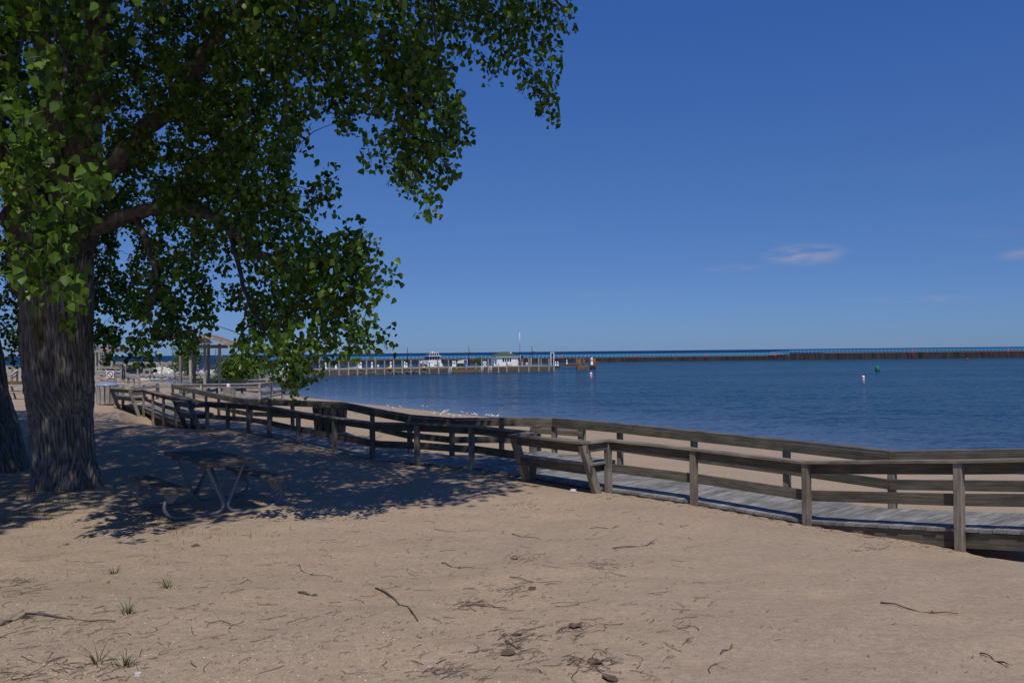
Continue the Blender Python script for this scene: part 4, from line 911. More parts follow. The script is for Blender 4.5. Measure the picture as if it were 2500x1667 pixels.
# tall white post frame at the pier head
t = thing('pump_frame', 'tall white steel frame with a dark panel at the right end of the pier', 'frame', on(1348, .6)); a, b = on(1345, .2), on(1352, .2)
for q_, lo_z in ((a, 1.3), (b, -.2)): board('upright', (q_.x, q_.y, lo_z), (q_.x, q_.y, at(1348, 862, q_.y).z), .16, .16, M_WHITE, t, up=(0,1,0))
z_ = at(1348, 861, a.y).z; board('cross_beam', (a.x-.1, a.y, z_), (b.x+.1, b.y, z_), .16, .16, M_WHITE, t); boxes('panel', [((a.x+b.x)/2, a.y+.05, z_-.55, .42, .1, .8)], M_GLASS, t)
# life ring board
q_ = on(1183, 1.5); t = thing('life_ring_station', 'white life ring hung on a white board left of the dock house', 'life ring', q_)
boxes('backboard', [(q_.x, q_.y+.12, 1.3+.55, .75, .06, 1.1)], M_WHITE, t)
V, F = [], []
for k in range(16):
    for j in range(6): a = 2*math.pi*k/16; b = 2*math.pi*j/6; r_ = .27+.07*math.cos(b); V.append((q_.x+r_*math.cos(a), q_.y+.04+.05*math.sin(b), 1.85+r_*math.sin(a)))
for k in range(16):
    for j in range(6): F.append((k*6+j, ((k+1) % 16)*6+j, ((k+1) % 16)*6+(j+1) % 6, k*6+(j+1) % 6))
mobj('ring', V, F, mat('ring_blue', (.25,.4,.65)), t, smooth=True)
# covered cart and blue barrel
q_ = on(1124, 2.5); t = thing('covered_cart', 'cream canvas-covered cart standing on the pier beside the blue barrel', 'cart', q_); Mq = Matrix.Translation(q_)
mobj('canopy', [(-.75,-.6,.75),(.8,-.6,.75),(.8,.6,.75),(-.75,.6,.75),(-.45,-.5,1.35),(.75,-.5,1.5),(.75,.5,1.5),(-.45,.5,1.35)], BF, M_CREAM, t, Mq)
boxes('body', [(0,0,.45,1.4,1.0,.35)], M_BLACK, t, Mq)
for x_ in (-.45,.45):
    for y_ in (-.5,.5): V, F = lathe_vf([(.05,-.05),(.22,-.05),(.22,.05),(.05,.05)], 12); mobj('wheel', [Matrix.Rotation(R(90),4,'X')@Vector(v)+Vector((x_,y_,.22)) for v in V], F, M_CAN, t, Mq)
q_ = on(1135, 2.0); V, F = lathe_vf([(.30,0),(.33,.05),(.31,.4),(.33,.5),(.31,.9),(.28,1.0),(.1,1.02)], 14, q_); tag(mobj('barrel', V, F, M_BLUE, smooth=True), 'bright blue barrel on the pier in a white frame', 'barrel')
q_ = on(1138, 1.9); t = thing('hose_frame', 'slim white frame standing over the blue barrel', 'frame', q_)
for dx in (-.55,.25): tube('upright', [q_+pdn*dx, q_+pdn*dx+Vector((0,0,1.5))], .05, M_WHITE, t, 6)
tube('cross_bar', [q_+pdn*-.55+Vector((0,0,1.5)), q_+pdn*.25+Vector((0,0,1.5))], .05, M_WHITE, t, 6)
# cabin cruiser
q_ = on(1062, 10.0, 0); Mq = Matrix.Translation((q_.x, q_.y, .2)) @ Matrix.Rotation(math.atan2(pdn.y, pdn.x), 4, 'Z')
cr = thing('cabin_cruiser', 'white cabin cruiser moored stern-on behind the pier with a flybridge', 'boat', (q_.x, q_.y, 0))
def hullsec(secs, name, m, parent, Mx):
    V, F = [], []
    for s_ in secs: V += s_
    n_ = len(secs[0])
    for i in range(len(secs)-1):
        for k in range(n_): a = i*n_+k; b = i*n_+(k+1) % n_; F.append((a, b, b+n_, a+n_))
    F += [tuple(range(n_-1,-1,-1)), tuple((len(secs)-1)*n_+k for k in range(n_))]; return mobj(name, V, F, m, parent, Mx)
def hs_(y, wb, wt, z0, z1): return [(-wb,y,z0),(wb,y,z0),(wt,y,z1),(-wt,y,z1)]
hullsec([hs_(0,1.55,1.75,-.3,1.7), hs_(5,1.45,1.85,-.3,1.8), hs_(8.5,.8,1.3,-.2,2.1), hs_(10.5,.05,.1,.3,2.4)], 'hull', M_WHITE, cr, Mq)
boxes('swim_platform', [(0,-.5,1.15,3.6,1.0,.12)], M_WHITE, cr, Mq)
hullsec([hs_(.1,1.6,1.45,1.7,2.55), hs_(4.5,1.55,1.35,1.8,2.5)], 'cockpit', M_WHITE, cr, Mq)
for k in range(5): x_ = -1.2+.6*k; boxes('window_post', [(x_,.25,2.95,.09,.1,.95)], M_WHITE, cr, Mq)
boxes('cabin', [(0,2.4,2.93,2.5,4.0,.9)], M_GLASS, cr, Mq); boxes('hardtop', [(0,2.0,3.47,3.0,4.4,.12)], M_WHITE, cr, Mq)
hullsec([hs_(.5,1.15,.95,3.53,4.15), hs_(3.2,1.1,.8,3.53,4.15)], 'flybridge', M_GLASS, cr, Mq)
for x_ in (-1.1,-.55,0,.55,1.1): mobj('rail_post', tube_vf([(x_,.45,3.5),(x_*.82,.5,4.2)], .045, 6)[0], tube_vf([(x_,.45,3.5),(x_*.82,.5,4.2)], .045, 6)[1], M_WHITE, cr, Mq)
V, F = tube_vf([(-.95,.5,4.2),(.95,.5,4.2)], .05, 6); mobj('top_rail', V, F, M_WHITE, cr, Mq); V, F = lathe_vf([(.3,0),(.32,.1),(.15,.2)], 12, (0,1.8,4.2)); mobj('radar_dome', V, F, M_WHITE, cr, Mq, True)
boxes('name_board', [(.3,-.03,1.42,1.0,.04,.2)], M_NAVY, cr, Mq); boxes('outboard_bracket', [(-.3,-.06,1.0,.55,.2,.3)], mat('tan', (.3,.15,.12)), cr, Mq)
# low white boats under the leaves
def lowboat(px, back, L_, label, cover=None, Y=None, ang=0.1):
    q_ = on(px, back, 0) if Y is None else at(px, 905, Y); Mq = Matrix.Translation((q_.x, q_.y, .35)) @ Matrix.Rotation(ang, 4, 'Z'); t = thing('motor_boat', label, 'boat', (q_.x, q_.y, 0), 'moored motor boats')
    def sx_(x, b, t_, z0, z1): return [(x,-b,z0),(x,b,z0),(x,t_,z1),(x,-t_,z1)]
    hullsec([sx_(-L_/2,.8,.95,-.2,.9), sx_(0,.85,1.05,-.2,.95), sx_(L_*.35,.5,.8,0,1.1), sx_(L_/2,.03,.05,.5,1.25)], 'hull', M_WHITE, t, Mq)
    hullsec([sx_(-L_*.1,.7,.6,.95,1.45), sx_(L_*.22,.6,.4,1.0,1.25)], 'windscreen', M_GLASS, t, Mq)
    if cover: hullsec([sx_(-L_*.48,.9,.7,.92,1.75), sx_(-L_*.05,.9,.6,.97,2.1), sx_(L_*.25,.6,.3,1.1,1.4)], 'cover', cover, t, Mq)
lowboat(775, 12, 6.5, 'small white boat with a blue canvas top under the hanging leaves', M_NAVY); lowboat(838, 11.5, 6, 'low white motor boat right of the blue canvas boat')
lowboat(400, 0, 7, 'white boat with a pale canopy moored left of the shelter', M_CREAM, 150); lowboat(365, 0, 5, 'white boat with dark windows moored at the far left fence', None, 146); lowboat(696, 5, 4.5, 'small white boat behind the floating dock under the leaves', None, 170); lowboat(517, 0, 6, 'dark-covered boat seen through the shelter', M_NAVY, 178)
# floating dock at the left of the pier
a, b = at(640, 922, 132), at(697, 922, 132); t = thing('floating_dock', 'low floating dock of pale planks tied up left of the pier', 'dock', ((a.x+b.x)/2, a.y, 0))
w_ = b.x-a.x; cx_ = (a.x+b.x)/2
for k, (y_, z_) in enumerate(((132,.55),(137,.75),(142,1.0))):
    boxes('dock_section', [(cx_, y_, z_, w_, 2.2, .14)], M_PILE, t); boxes('float', [(cx_, y_+.3, z_-.3, w_-.3, 1.8, .45)], M_RUST, t)
for px in (655, 661, 690, 634): q_ = at(px, 905, 131); board('pile', (q_.x, q_.y, -.5), (q_.x, q_.y, 1.6), .16, .16, M_PILE, t, up=(0,1,0))
# marina walk on the left with fence
t = thing('marina_walk', 'pale plank marina walk on piles with a black picket fence at the left', 'dock', at(420, 910, 140).xy.to_3d()); a, b = at(305, 908, 140), at(700, 905, 150)
a.z = b.z = 1.25; 
for k in range(6): p0_ = a.lerp(b, k/6); p1_ = a.lerp(b, (k+1)/6); board('deck_section', p0_, p1_-Vector((.05,0,0)), 2.2, .18, M_PILE, t)
d = (b-a).normalized(); 
for k in range(14): q_ = a.lerp(b, (k+.3)/14)-Vector((0,1.2,0)); board('pile', (q_.x, q_.y, -1), (q_.x, q_.y, 2.9 if k < 9 else 3.3), .24, .24, M_PILE, t, up=(0,1,0))
V, F = [], []
for k in range(46): q_ = at(308+k*1.6, 905, 143); n_ = len(V); V += boxv((q_.x, q_.y, 2.0), (.05,.05,1.5)); F += [tuple(i+n_ for i in f) for f in BF]
tag(mobj('pickets', V, F, M_BLACK, t), kind='stuff')
a, b = at(445, 916, 116), at(560, 917, 118)
t = thing('low_seawall', 'low grey-blue concrete seawall strip behind the shelter posts', 'wall', (a+b)/2); board('coping', a, b, .5, .3, M_CONC, t); board('face', a-Vector((0,-.2,.5)), b-Vector((0,-.2,.5)), .7, .3, M_CONC, t, up=(0,1,0))
a, b = at(640, 929, 100), at(520, 931, 96)
board('face', Vector((a.x, a.y, .1)), Vector((b.x, b.y, .1)), .8, .3, M_RUST, t, up=(0,1,0))
# ------------------------------------------------------------------ people on the pier
def person(px, label, top, legs, back=1.0, hh=1.72, turn=0):
    q_ = on(px, back); V, F, Ed, Rd = [], [], [], []
    J = {'pel':(0,0,.95,.15),'ch':(0,.0,1.3,.17),'nk':(0,0,1.5,.06),'hd':(0,-.01,1.63,.1),'tp':(0,0,1.72,.07),
         'sl':(-.2,0,1.42,.06),'el':(-.27,-.02,1.15,.045),'hl':(-.24,-.1,.9,.035),'sr':(.2,0,1.42,.06),'er':(.27,-.02,1.15,.045),'hr':(.24,-.1,.9,.035),
         'kl':(-.1,-.02,.5,.07),'fl':(-.12,0,.08,.05),'tl':(-.12,-.16,.04,.04),'kr':(.1,-.02,.5,.07),'fr':(.13,.02,.08,.05),'tr':(.14,-.14,.04,.04)}
    E = [('pel','ch'),('ch','nk'),('nk','hd'),('hd','tp'),('ch','sl'),('sl','el'),('el','hl'),('ch','sr'),('sr','er'),('er','hr'),('pel','kl'),('kl','fl'),('fl','tl'),('pel','kr'),('kr','fr'),('fr','tr')]
    ks = list(J); me = bpy.data.meshes.new('person'); s_ = hh/1.72
    me.from_pydata([tuple(c*s_ for c in J[k][:3]) for k in ks], [(ks.index(a), ks.index(b)) for a, b in E], []); ob = bpy.data.objects.new('person', me); col.objects.link(ob)
    md = ob.modifiers.new('skin', 'SKIN')
    if not me.skin_vertices:
        bm = bmesh.new(); bm.from_mesh(me); bm.verts.layers.skin.verify(); bm.to_mesh(me); bm.free()
    for i, k in enumerate(ks): v = me.skin_vertices[0].data[i]; v.radius = (J[k][3]*s_, J[k][3]*s_); v.use_root = (k == 'pel')
    sb = ob.modifiers.new('sub', 'SUBSURF'); sb.levels = 1; sb.render_levels = 1
    dg = bpy.context.evaluated_depsgraph_get(); m2 = bpy.data.meshes.new_from_object(ob.evaluated_get(dg)); bpy.data.objects.remove(ob)
    m2.materials.clear()
    for m in (legs, top, M_SKIN): m2.materials.append(m)
    for f in m2.polygons:
        z_ = f.center.z/s_; x_ = abs(f.center.x)/s_
        f.material_index = 2 if (z_ > 1.5 or (x_ > .2 and z_ < 1.2 and z_ > .8)) else (1 if z_ > .93 else 0); f.use_smooth = True
    o_ = link('person', m2, Matrix.Translation(q_) @ Matrix.Rotation(turn, 4, 'Z')); tag(o_, label, 'person', 'people on the pier')
    V, F = lathe_vf([(.11,1.6),(.12,1.68),(.09,1.77),(.02,1.8)], 10); mobj('hair', [tuple(c*s_ for c in v) for v in V], F, M_DARKC, o_, Matrix.Translation(q_), True)
person(1275, 'person in a red top and pale shorts standing right of the dock house', M_SHIRT, M_CREAM, 1.5)
person(1268, 'person in dark clothes close to the right wall of the dock house', M_DARKC, M_DARKC, 1.0, 1.75, .6)
person(1338, 'person in black left of the white frame at the pier end', M_DARKC, M_DARKC, 1.6, 1.75, -.5)
person(1343, 'person in dark blue beside the white frame at the pier end', M_NAVY, M_DARKC, 2.2, 1.8, .4)
# umbrella at the dock house corner
q_ = on(1271, 1.6); t = thing('flag', 'dark furled flag on a pole at the corner of the dock house', 'flag', q_); tube('pole', [q_, q_+Vector((0,0,2.4))], .03, M_WHITE, t, 6)
mobj('cloth', [q_+Vector(v) for v in boxv((.28,0,1.95),(.5,.06,.6))], BF, M_NAVY, t)
# ------------------------------------------------------------------ docks and piles right of the pier
def flo(px0, px1, py, Y, zt, m, name, label):
    a, b = at(px0, py, Y), at(px1, py, Y); t = thing(name, label, 'dock', ((a.x+b.x)/2, Y, 0)); boxes('deck', [((a.x+b.x)/2, Y, zt-.08, b.x-a.x, 2.4, .16)], m, t); boxes('float', [((a.x+b.x)/2, Y, zt-.4, b.x-a.x-.3, 2.2, .5)], m, t); return t
flo(1353, 1369, 895, 215, .65, M_PIER, 'floating_dock', 'short dark floating dock just right of the pier head')
flo(1372, 1411, 894, 228, .9, M_BROWN, 'floating_dock', 'brown finger dock in open water between the pier head and the brown piles')
for px, Y, lab in ((1356.5,215,'left one of the two pedestals on the dark floating dock right of the pier'),(1362,215,'right one of the two pedestals on the dark floating dock right of the pier'),(1384,228,'lone pedestal on the brown finger dock')): ped(px, 893, 0, 1.2, lab, Y, .65 if Y == 215 else .9)
t = thing('mooring_piles', 'cluster of brown timber mooring piles with a low brown platform right of the pier', 'mooring piles', at(1428, 895, 205).xy.to_3d())
for px in (1408,1411,1414,1417,1424,1427,1441,1444,1447,1450,1453):
    q_ = at(px, 895, 205+(px % 3)); tube('pile', [(q_.x, q_.y, -.6), (q_.x, q_.y, at(px, 874+(px % 4), q_.y).z)], .17, M_BROWN, t, 8)
a = at(1421, 895, 200); mobj('platform', [(a.x-1.3,199,-.1),(a.x+1.3,199,-.1),(a.x+1.3,202,-.1),(a.x-1.3,202,-.1),(a.x-1.3,199,.55),(a.x+1.3,199,.75),(a.x+1.3,202,1.1),(a.x-.6,202,.9)], BF, M_BROWN, t)
a, b = at(1412, 878, 206), at(1443, 877, 206); board('cross_beam', a, b, .15, .15, M_BROWN, t)
ped(1445, 893, 0, 1.9, 'white pedestal fixed among the brown mooring piles', 203, 1.0)
# buoys
def buoy(px, py, Y0, r_, h, m1_, label, band=None, name='buoy'):
    d_ = at(px, py, 100); k = EYE/(EYE-d_.z); q_ = Vector((d_.x*k, 100*k, 0)); t = thing(name, label, 'buoy', q_)
    V, F = lathe_vf([(r_,-.3),(r_,h*.8),(r_*.85,h*.95),(r_*.3,h)], 12, q_); mobj('float', V, F, m1_, t, smooth=True)
    if band:
        for z_ in (h*.25, h*.62): V, F = lathe_vf([(r_*1.02,z_),(r_*1.02,z_+h*.14)], 12, q_); mobj('band', V, F, band, t)
    return q_
buoy(1443, 924, 0, .2, 1.0, M_WHITE, 'white and orange striped can buoy off the pier head', M_ORANGE); buoy(2108, 935, 0, .17, .95, M_WHITE, 'white and orange striped can buoy in the open harbour at right', M_ORANGE)
buoy(2142, 906, 0, .42, .95, M_GREEN, 'green can buoy beyond the striped one at right'); buoy(1459, 888, 0, .3, .9, M_RED, 'small red buoy right of the brown mooring piles'); buoy(2361, 880, 0, .3, .8, M_RED, 'small red buoy near the right part of the breakwater'); buoy(1172, 911, 0, .16, .5, M_GREEN, 'tiny green marker buoy in front of the pier fender')

# ------------------------------------------------------------------ breakwater
YB = 340
def zpx(px, py): return at(px, py, YB).z
bwk = thing('breakwater', 'long rusty sheet-pile breakwater with a blue railing closing the harbour', 'breakwater', (0, YB, 0))
def panel(w_, h_, dep):
    n_ = 8; V, F = [], []
    for k in range(n_+1):
        x = -w_/2+w_*k/n_; y = -dep*(1-(2*k/n_-1)**2)+(.12 if k % 2 else -.12); V += [(x, y, -1), (x, y, h_)]
    for k in range(n_): F.append((2*k, 2*k+2, 2*k+3, 2*k+1))
    return mesh('sheet_pile_panel', V, F, M_RUST)
cells = []
x = at(560, 880, YB).x; pm_lo, pm_hi = panel(4.7, 1.75, .15), panel(4.7, 2.55, .9); xs_split = at(1930, 860, YB).x; xe = at(2600, 860, YB).x
while x < xe:
    hi_ = x > xs_split; cz = 2.55 if hi_ else 1.75
    link('sheet_pile_panel', pm_hi if hi_ else pm_lo, Matrix.Translation((x, YB, 0)), bwk); cells.append((x, cz)); x += 4.7
for k in range(0, len(cells), 4):
    x_, cz = cells[k]; board('cap_slab', (x_-2.35, YB+2.2, cz+.0), (x_+16.4, YB+2.2, cz+.0), 4.2, .2, M_CONC, bwk)
# railing sections
V, F = [], []
for z_ in (.45, .8, 1.12): n_ = len(V); V += boxv((0,0,z_), (4.7,.09,.11)); F += [tuple(i+n_ for i in f) for f in BF]
for x_ in (-2.3, -.75, .8): n_ = len(V); V += boxv((x_,0,.56), (.1,.1,1.12)); F += [tuple(i+n_ for i in f) for f in BF]
rs = mesh('railing_section', V, F, M_BRAIL)
for x_, cz in cells:
    link('railing_section', rs, Matrix.Translation((x_, YB+.6, cz+.12)), bwk)
    if cz < 2: link('railing_section', rs, Matrix.Translation((x_, YB+4.0, cz+.12)), bwk)
a, b = Vector((xs_split-9, YB+.5, 1.9)), Vector((xs_split-1, YB+.5, 2.7)); board('ramp_slab', a, b, 2, .2, M_CONC, bwk)
for z_ in (.5, 1.1): board('ramp_rail', a+Vector((0,-.4,z_)), b+Vector((0,-.4,z_)), .1, .1, M_BRAIL, bwk)
for k, px in enumerate((640, 955, 1154, 1368, 1553, 1725, 1893, 2228, 2462)):
    q_ = at(px, 870, YB-1.3); t = thing('safety_ladder', f'red safety ladder on the breakwater, {ORD[k]} from the left', 'ladder', (q_.x, q_.y, 0), 'red ladders along the breakwater'); top = 3.2 if px < 1930 else 3.9
    for s_ in (-.3, .3): tube('stile', [(q_.x+s_, q_.y, .1), (q_.x+s_, q_.y, top)], .05, M_RED, t, 6)
    for j in range(6): z_ = .4+j*(top-.6)/5; tube('rung', [(q_.x-.3, q_.y, z_), (q_.x+.3, q_.y, z_)], .045, M_RED, t, 6)
q_ = at(1368, 872, 330); 
# ------------------------------------------------------------------ gulls
def gull_parts():
    V, F = [], []
    # body: lathe along x, tilted
    pr = [(.0,-.17),(.03,-.15),(.055,-.08),(.07,0),(.062,.07),(.04,.12),(.03,.15)]
    Vb, Fb = lathe_vf(pr, 10); Vb = [(z, y*.85, .15+x*1.05+z*.25) for x, y, z in Vb]
    Vh, Fh = lathe_vf([(.01,-.045),(.032,-.025),(.04,0),(.03,.03),(.008,.045)], 8, (0,0,0)); n_ = len(Vb)
    Vb += [(z+.165, y, .245+x) for x, y, z in Vh]; Fb += [tuple(i+n_ for i in f) for f in Fh]
    body = mesh('body', Vb, Fb, M_GULLW, True)
    Vw = [(.07,.062,.20),(-.06,.075,.165),(-.21,.03,.115),(-.06,.055,.21),(.07,-.062,.20),(-.06,-.075,.165),(-.21,-.03,.115),(-.06,-.055,.21),(.05,0,.235)]
    wing = mesh('wing', Vw, [(0,3,2,1),(4,5,6,7),(8,3,0),(8,4,7),(8,7,3),(3,7,6,2)], M_GULLG)
    Vl, Fl = tube_vf([(0,.03,0),(0,.03,.10)], .006, 5); tube_vf([(0,-.03,0),(0,-.03,.10)], .006, 5, Vl, Fl); legs = mesh('legs', Vl, Fl, M_YELLOW)
    Vk, Fk = tube_vf([(.2,0,.243),(.245,0,.236)], [.011,.003], 5); beak = mesh('beak', Vk, Fk, M_YELLOW)
    Vt, Ft = tube_vf([(-.17,0,.115),(-.25,0,.10)], [.022,.012], 5); tail = mesh('tail', Vt, Ft, M_GULLD)
    return body, wing, legs, beak, tail
GP_ = gull_parts()
GL = [(868,1009),(895,1010),(948,993),(957,1001),(978,996),(1031,997),(1042,998),(1056,1015),(1073,1016),(1079,1011),(1084,1006),(1089,1008),(1096,1005),(1100,1019),(1111,1021),(1120,1019),(1129,1010),(1141,1012),(1154,1013),(1163,1016),(1186,1016),(1196,1017),(1201,1018),(1206,1019),(1212,1020),(1386,1042)]
WORDS = {0:'leftmost gull, resting on the sand just left of a railing post', 25:'lone gull at the water line seen between the two railings, right of all others'}
for k, (px, py) in enumerate(GL):
    q_ = ghit(px, py+1); q_.z = max(q_.z, .0); rz = rng.uniform(-1, 1)+(0 if rng.random() < .5 else math.pi)
    t = thing('gull', WORDS.get(k, f'white gull at the water edge, {ORD[k]} of the flock from the left'), 'gull', q_, 'gulls along the water edge', rz)
    s_ = rng.uniform(.52, .72)*(1.15 if k < 2 else 1)
    for nm, me in zip(('body','wing','legs','beak','tail'), GP_): link(nm, me, Matrix.Translation(q_) @ Matrix.Rotation(rz, 4, 'Z') @ Matrix.Scale(s_, 4), t)

# ------------------------------------------------------------------ litter on the sand
def stick_pts(P0, P1, amp=.05, n=7, z0=.008):
    out = []
    ox = rng.normal(size=2)*amp
    for i in range(n):
        f = i/(n-1); x = P0.x+(P1.x-P0.x)*f+math.sin(f*3.1)*ox[0]+rng.normal()*.006; y = P0.y+(P1.y-P0.y)*f+math.sin(f*3.1)*ox[1]+rng.normal()*.006
        out.append(Vector((x, y, gz1(x, y)+z0+.01*math.sin(f*9))))
    return out
STK = [((730,1380),(820,1412),.006,'long thin curved stick in the open sand right of the grass tufts'),((918,1438),(1018,1520),.012,'forked dark branch curving down in the middle of the sand'),
 ((1140,1480),(1238,1490),.009,'knobbly arched stick right of the forked branch'),((1497,1340),(1600,1328),.011,'thick pale stick lying below the sunny bench'),((2148,1474),(2340,1504),.009,'long slender twig alone on the smooth sand at right'),
 ((2396,1600),(2465,1632),.007,'looped twig at the lower right edge of the sand'),((0,1530),(66,1505),.013,'thick broken branch at the left edge of the sand'),((60,1500),(280,1520),.012,'long crooked stick in the litter at the left edge'),
 ((360,1287),(432,1291),.010,'stick with a splintered end below the picnic table shadow'),((1250,1305),(1318,1318),.008,'short straight stick in the middle distance of the sand'),((1080,1375),(1160,1388),.008,'dark stick among debris left of the centre'),
 ((1760,1600),(1790,1578),.006,'small forked twig in the lower right sand'),((2110,1312),(2262,1322),.006,'thin stick beside the dried weed heap near the deck edge'),((1440,1292),(1512,1289),.007,'thin stick just above the thick pale one'),
 ((1060,1165+130),(1190,1297),.005,'faint long twig left of the bench in the sand'),((1246,1410),(1370,1422),.006,'long thin twig above the leaf debris in the centre'),((728,1448),(775,1456),.013,'short stout stick left of the forked branch'),((1235,1568),(1275,1588),.009,'short stick poking over leaf debris at the bottom centre')]
for (a, b, r_, lab) in STK:
    A_, B_ = ghit(*a), ghit(*b); P = stick_pts(A_, B_, .05 if (B_-A_).length > .3 else .015); r_ *= .72; V, F = tube_vf(P, [r_*(1-.5*i/6) for i in range(7)], 6)
    m = P[3+int(rng.integers(2))]; e = m+Vector((rng.normal()*.1, rng.normal()*.1, .02)); e.z = gz1(e.x, e.y)+.02; tube_vf([m, (m+e)/2+Vector((0,0,.01)), e], [r_*.6, r_*.5, r_*.2], 5, V, F)
    tag(mobj('stick', V, F, M_TWIG, smooth=True), lab, 'stick')
# tiny twigs, leaf scraps
def debris():
    V, F = [], []; spots = []
    heaps = [(1260,1235,26),(1270,1365,30),(1250,1440,40),(1260,1555,36),(1400,1532,30),(1240,1590,40),(1455,1620,36),(1150,1478,30),(1470,1380,26),(2130,1338,28),(60,1520,60),(170,1640,70),(60,1650,60),(30,1420,40),(1100,1640,40),(180,1215,60),(1560,1195,20)]
    for _ in range(1900):
        x = rng.uniform(0, 2500); y = rng.uniform(1190, 1667)**1.0; 
        if x > 1650 and rng.random() < .8: continue
        spots.append((x, y, rng.uniform(.006, .045)))
    for hx, hy, r_ in heaps:
        for _ in range(40): spots.append((hx+rng.normal()*r_*1.1, hy+rng.normal()*r_*.25, rng.uniform(.02, .13)))
    for k in range(700): spots.append((rng.uniform(1400, 2300), 0, -1))
    for x, y, L_ in spots:
        if L_ < 0:      # drift of litter along the camera-side edge of the deck
            s_ = rng.uniform(2.0, 8.9); i = int(s_); P_ = near[i].lerp(near[i+1], s_-i)-nN[i]*abs(rng.normal())*.18; q_ = Vector((P_.x, P_.y, gz1(P_.x, P_.y))); L_ = rng.uniform(.02, .1)
        else:
            if y > 1666 or y < 1150: continue
            q_ = ghit_fast(x, y)
        a = rng.uniform(0, math.pi)+(0); 
        if rng.random() < .5: a *= .35
        d_ = Vector((math.cos(a), math.sin(a), 0))*L_/2; m = q_+Vector((rng.normal()*.006, rng.normal()*.006, .008)); r_ = rng.uniform(.0008, .002)*(1+L_*5)
        p0_, p1_ = q_-d_, q_+d_; p0_.z = gz1f(p0_.x, p0_.y, q_.z)+.004; p1_.z = gz1f(p1_.x, p1_.y, q_.z)+.006
        tube_vf([p0_, m+Vector((0,0,.002)), p1_], [r_, r_, r_*.5], 3, V, F, False)
    for _ in range(330):
        x = rng.uniform(0, 1750); y = 1215+440*rng.random()**1.1; q_ = ghit_fast(x, y); L_ = rng.uniform(.06, .26); a = rng.uniform(0, 6.28); cu = rng.normal()*6
        P = []; c_ = Vector(q_)
        for j in range(7): P.append(Vector((c_.x, c_.y, gz1(c_.x, c_.y)+.004+.006*rng.random()))); c_ = c_+Vector((math.cos(a), math.sin(a), 0))*L_/6; a += cu*L_/6*1.2+rng.normal()*.15
        r_ = rng.uniform(.0014, .0030); tube_vf(P, [r_*(1-.09*j) for j in range(7)], 4, V, F, False)
        if rng.random() < .5: a2 = a+rng.choice([-.8,.8]); e = P[4]+Vector((math.cos(a2), math.sin(a2), 0))*L_*.3; e.z = gz1(e.x, e.y)+.006; tube_vf([P[4], e], [r_*.7, r_*.4], 3, V, F, False)
    tag(mobj('twig_litter', V, F, M_TWIG), 'scattered tiny dark twigs and leaf scraps on the sand', 'twig litter', kind='stuff')
_gy = np.linspace(1100, 1700, 61); _gx = np.linspace(-100, 2600, 91); _H = None
def ghit_fast(px, py):
    global _H
    if _H is None: _H = [[ghit(x, y) for x in _gx] for y in _gy]
    i = min(max((px+100)/30, 0), 88.99); j = min(max((py-1100)/10, 0), 58.99); a, b = int(i), int(j); u, v = i-a, j-b
    p_ = (_H[b][a]*(1-u)+_H[b][a+1]*u)*(1-v)+(_H[b+1][a]*(1-u)+_H[b+1][a+1]*u)*v; p_.z = gz1(p_.x, p_.y); return p_
def gz1f(x, y, z): return z
debris()
# pebbles and shells
def pebbles(name, n, m, s0, s1, label, xr, seed):
    r = np.random.default_rng(seed); V, F = [], []
    for _ in range(n):
        q_ = ghit_fast(r.uniform(*xr)*r.uniform(.3,1)**.5, 1667-(467*r.random()**1.2)); s_ = r.uniform(s0, s1); k = len(V)
        for p_ in ((1,0,0),(0,1,0),(-1,0,0),(0,-1,0),(0,0,.7)): V.append((q_.x+p_[0]*s_*r.uniform(.6,1.2), q_.y+p_[1]*s_*r.uniform(.6,1.2), q_.z-.002+p_[2]*s_))
        F += [(k,k+1,k+4),(k+1,k+2,k+4),(k+2,k+3,k+4),(k+3,k,k+4)]
    tag(mobj(name, V, F, m), label, 'pebbles', kind='stuff')
pebbles('shell_bits', 520, mat('shell', (.62,.58,.52)), .003, .010, 'tiny pale shell and gravel bits scattered over the sand', (0, 1500), 21)
pebbles('pebbles', 500, mat('pebble', (.2,.19,.18)), .004, .012, 'small grey pebbles scattered over the sand', (0, 1400), 22)
# crumpled dead leaves
def dead(px, py, s_, lab):
    q_ = ghit(px, py); V = [(q_.x+math.cos(a)*s_*rng.uniform(.6,1.1), q_.y+math.sin(a)*s_*rng.uniform(.6,1.1), q_.z+rng.uniform(.005, s_*.45)) for a in np.linspace(0, 5.7, 9)]+[(q_.x, q_.y, q_.z+.01)]
    F = [(i, (i+1) % 9, 9) for i in range(9)]; V += [(v[0], v[1], v[2]-.004) for v in V]; F += [(i+10, 19, (i+1) % 9+10) for i in range(9)]; F += [(i, i+10, (i+1) % 9+10, (i+1) % 9) for i in range(9)]
    tag(mobj('dead_leaf', V, F, M_DL), lab, 'dead leaf', 'crumpled dead leaves on the sand')
M_DL = noisy('dead_leaf', (.08,.045,.03), (.17,.12,.09), (20,20,20), 2)
for px, py, s_, lab in ((475,1334,.06,'dark brown curled leaf below the picnic table'),(1405,1532,.055,'grey-brown crumpled leaf at the lower centre'),(1263,1552,.04,'crumpled leaf left of the bigger one at the lower centre'),(1238,1598,.05,'grey crumpled leaf by short sticks at the bottom centre'),(1298,1438,.045,'curled brown leaf in the centre heap'),(1452,1620,.045,'dark leaf scrap right of bottom centre'),(1256,1366,.045,'small brown leaf in the middle of the sand'),(1490,1662,.05,'reddish brown leaf at the bottom edge')): dead(px, py, s_, lab)
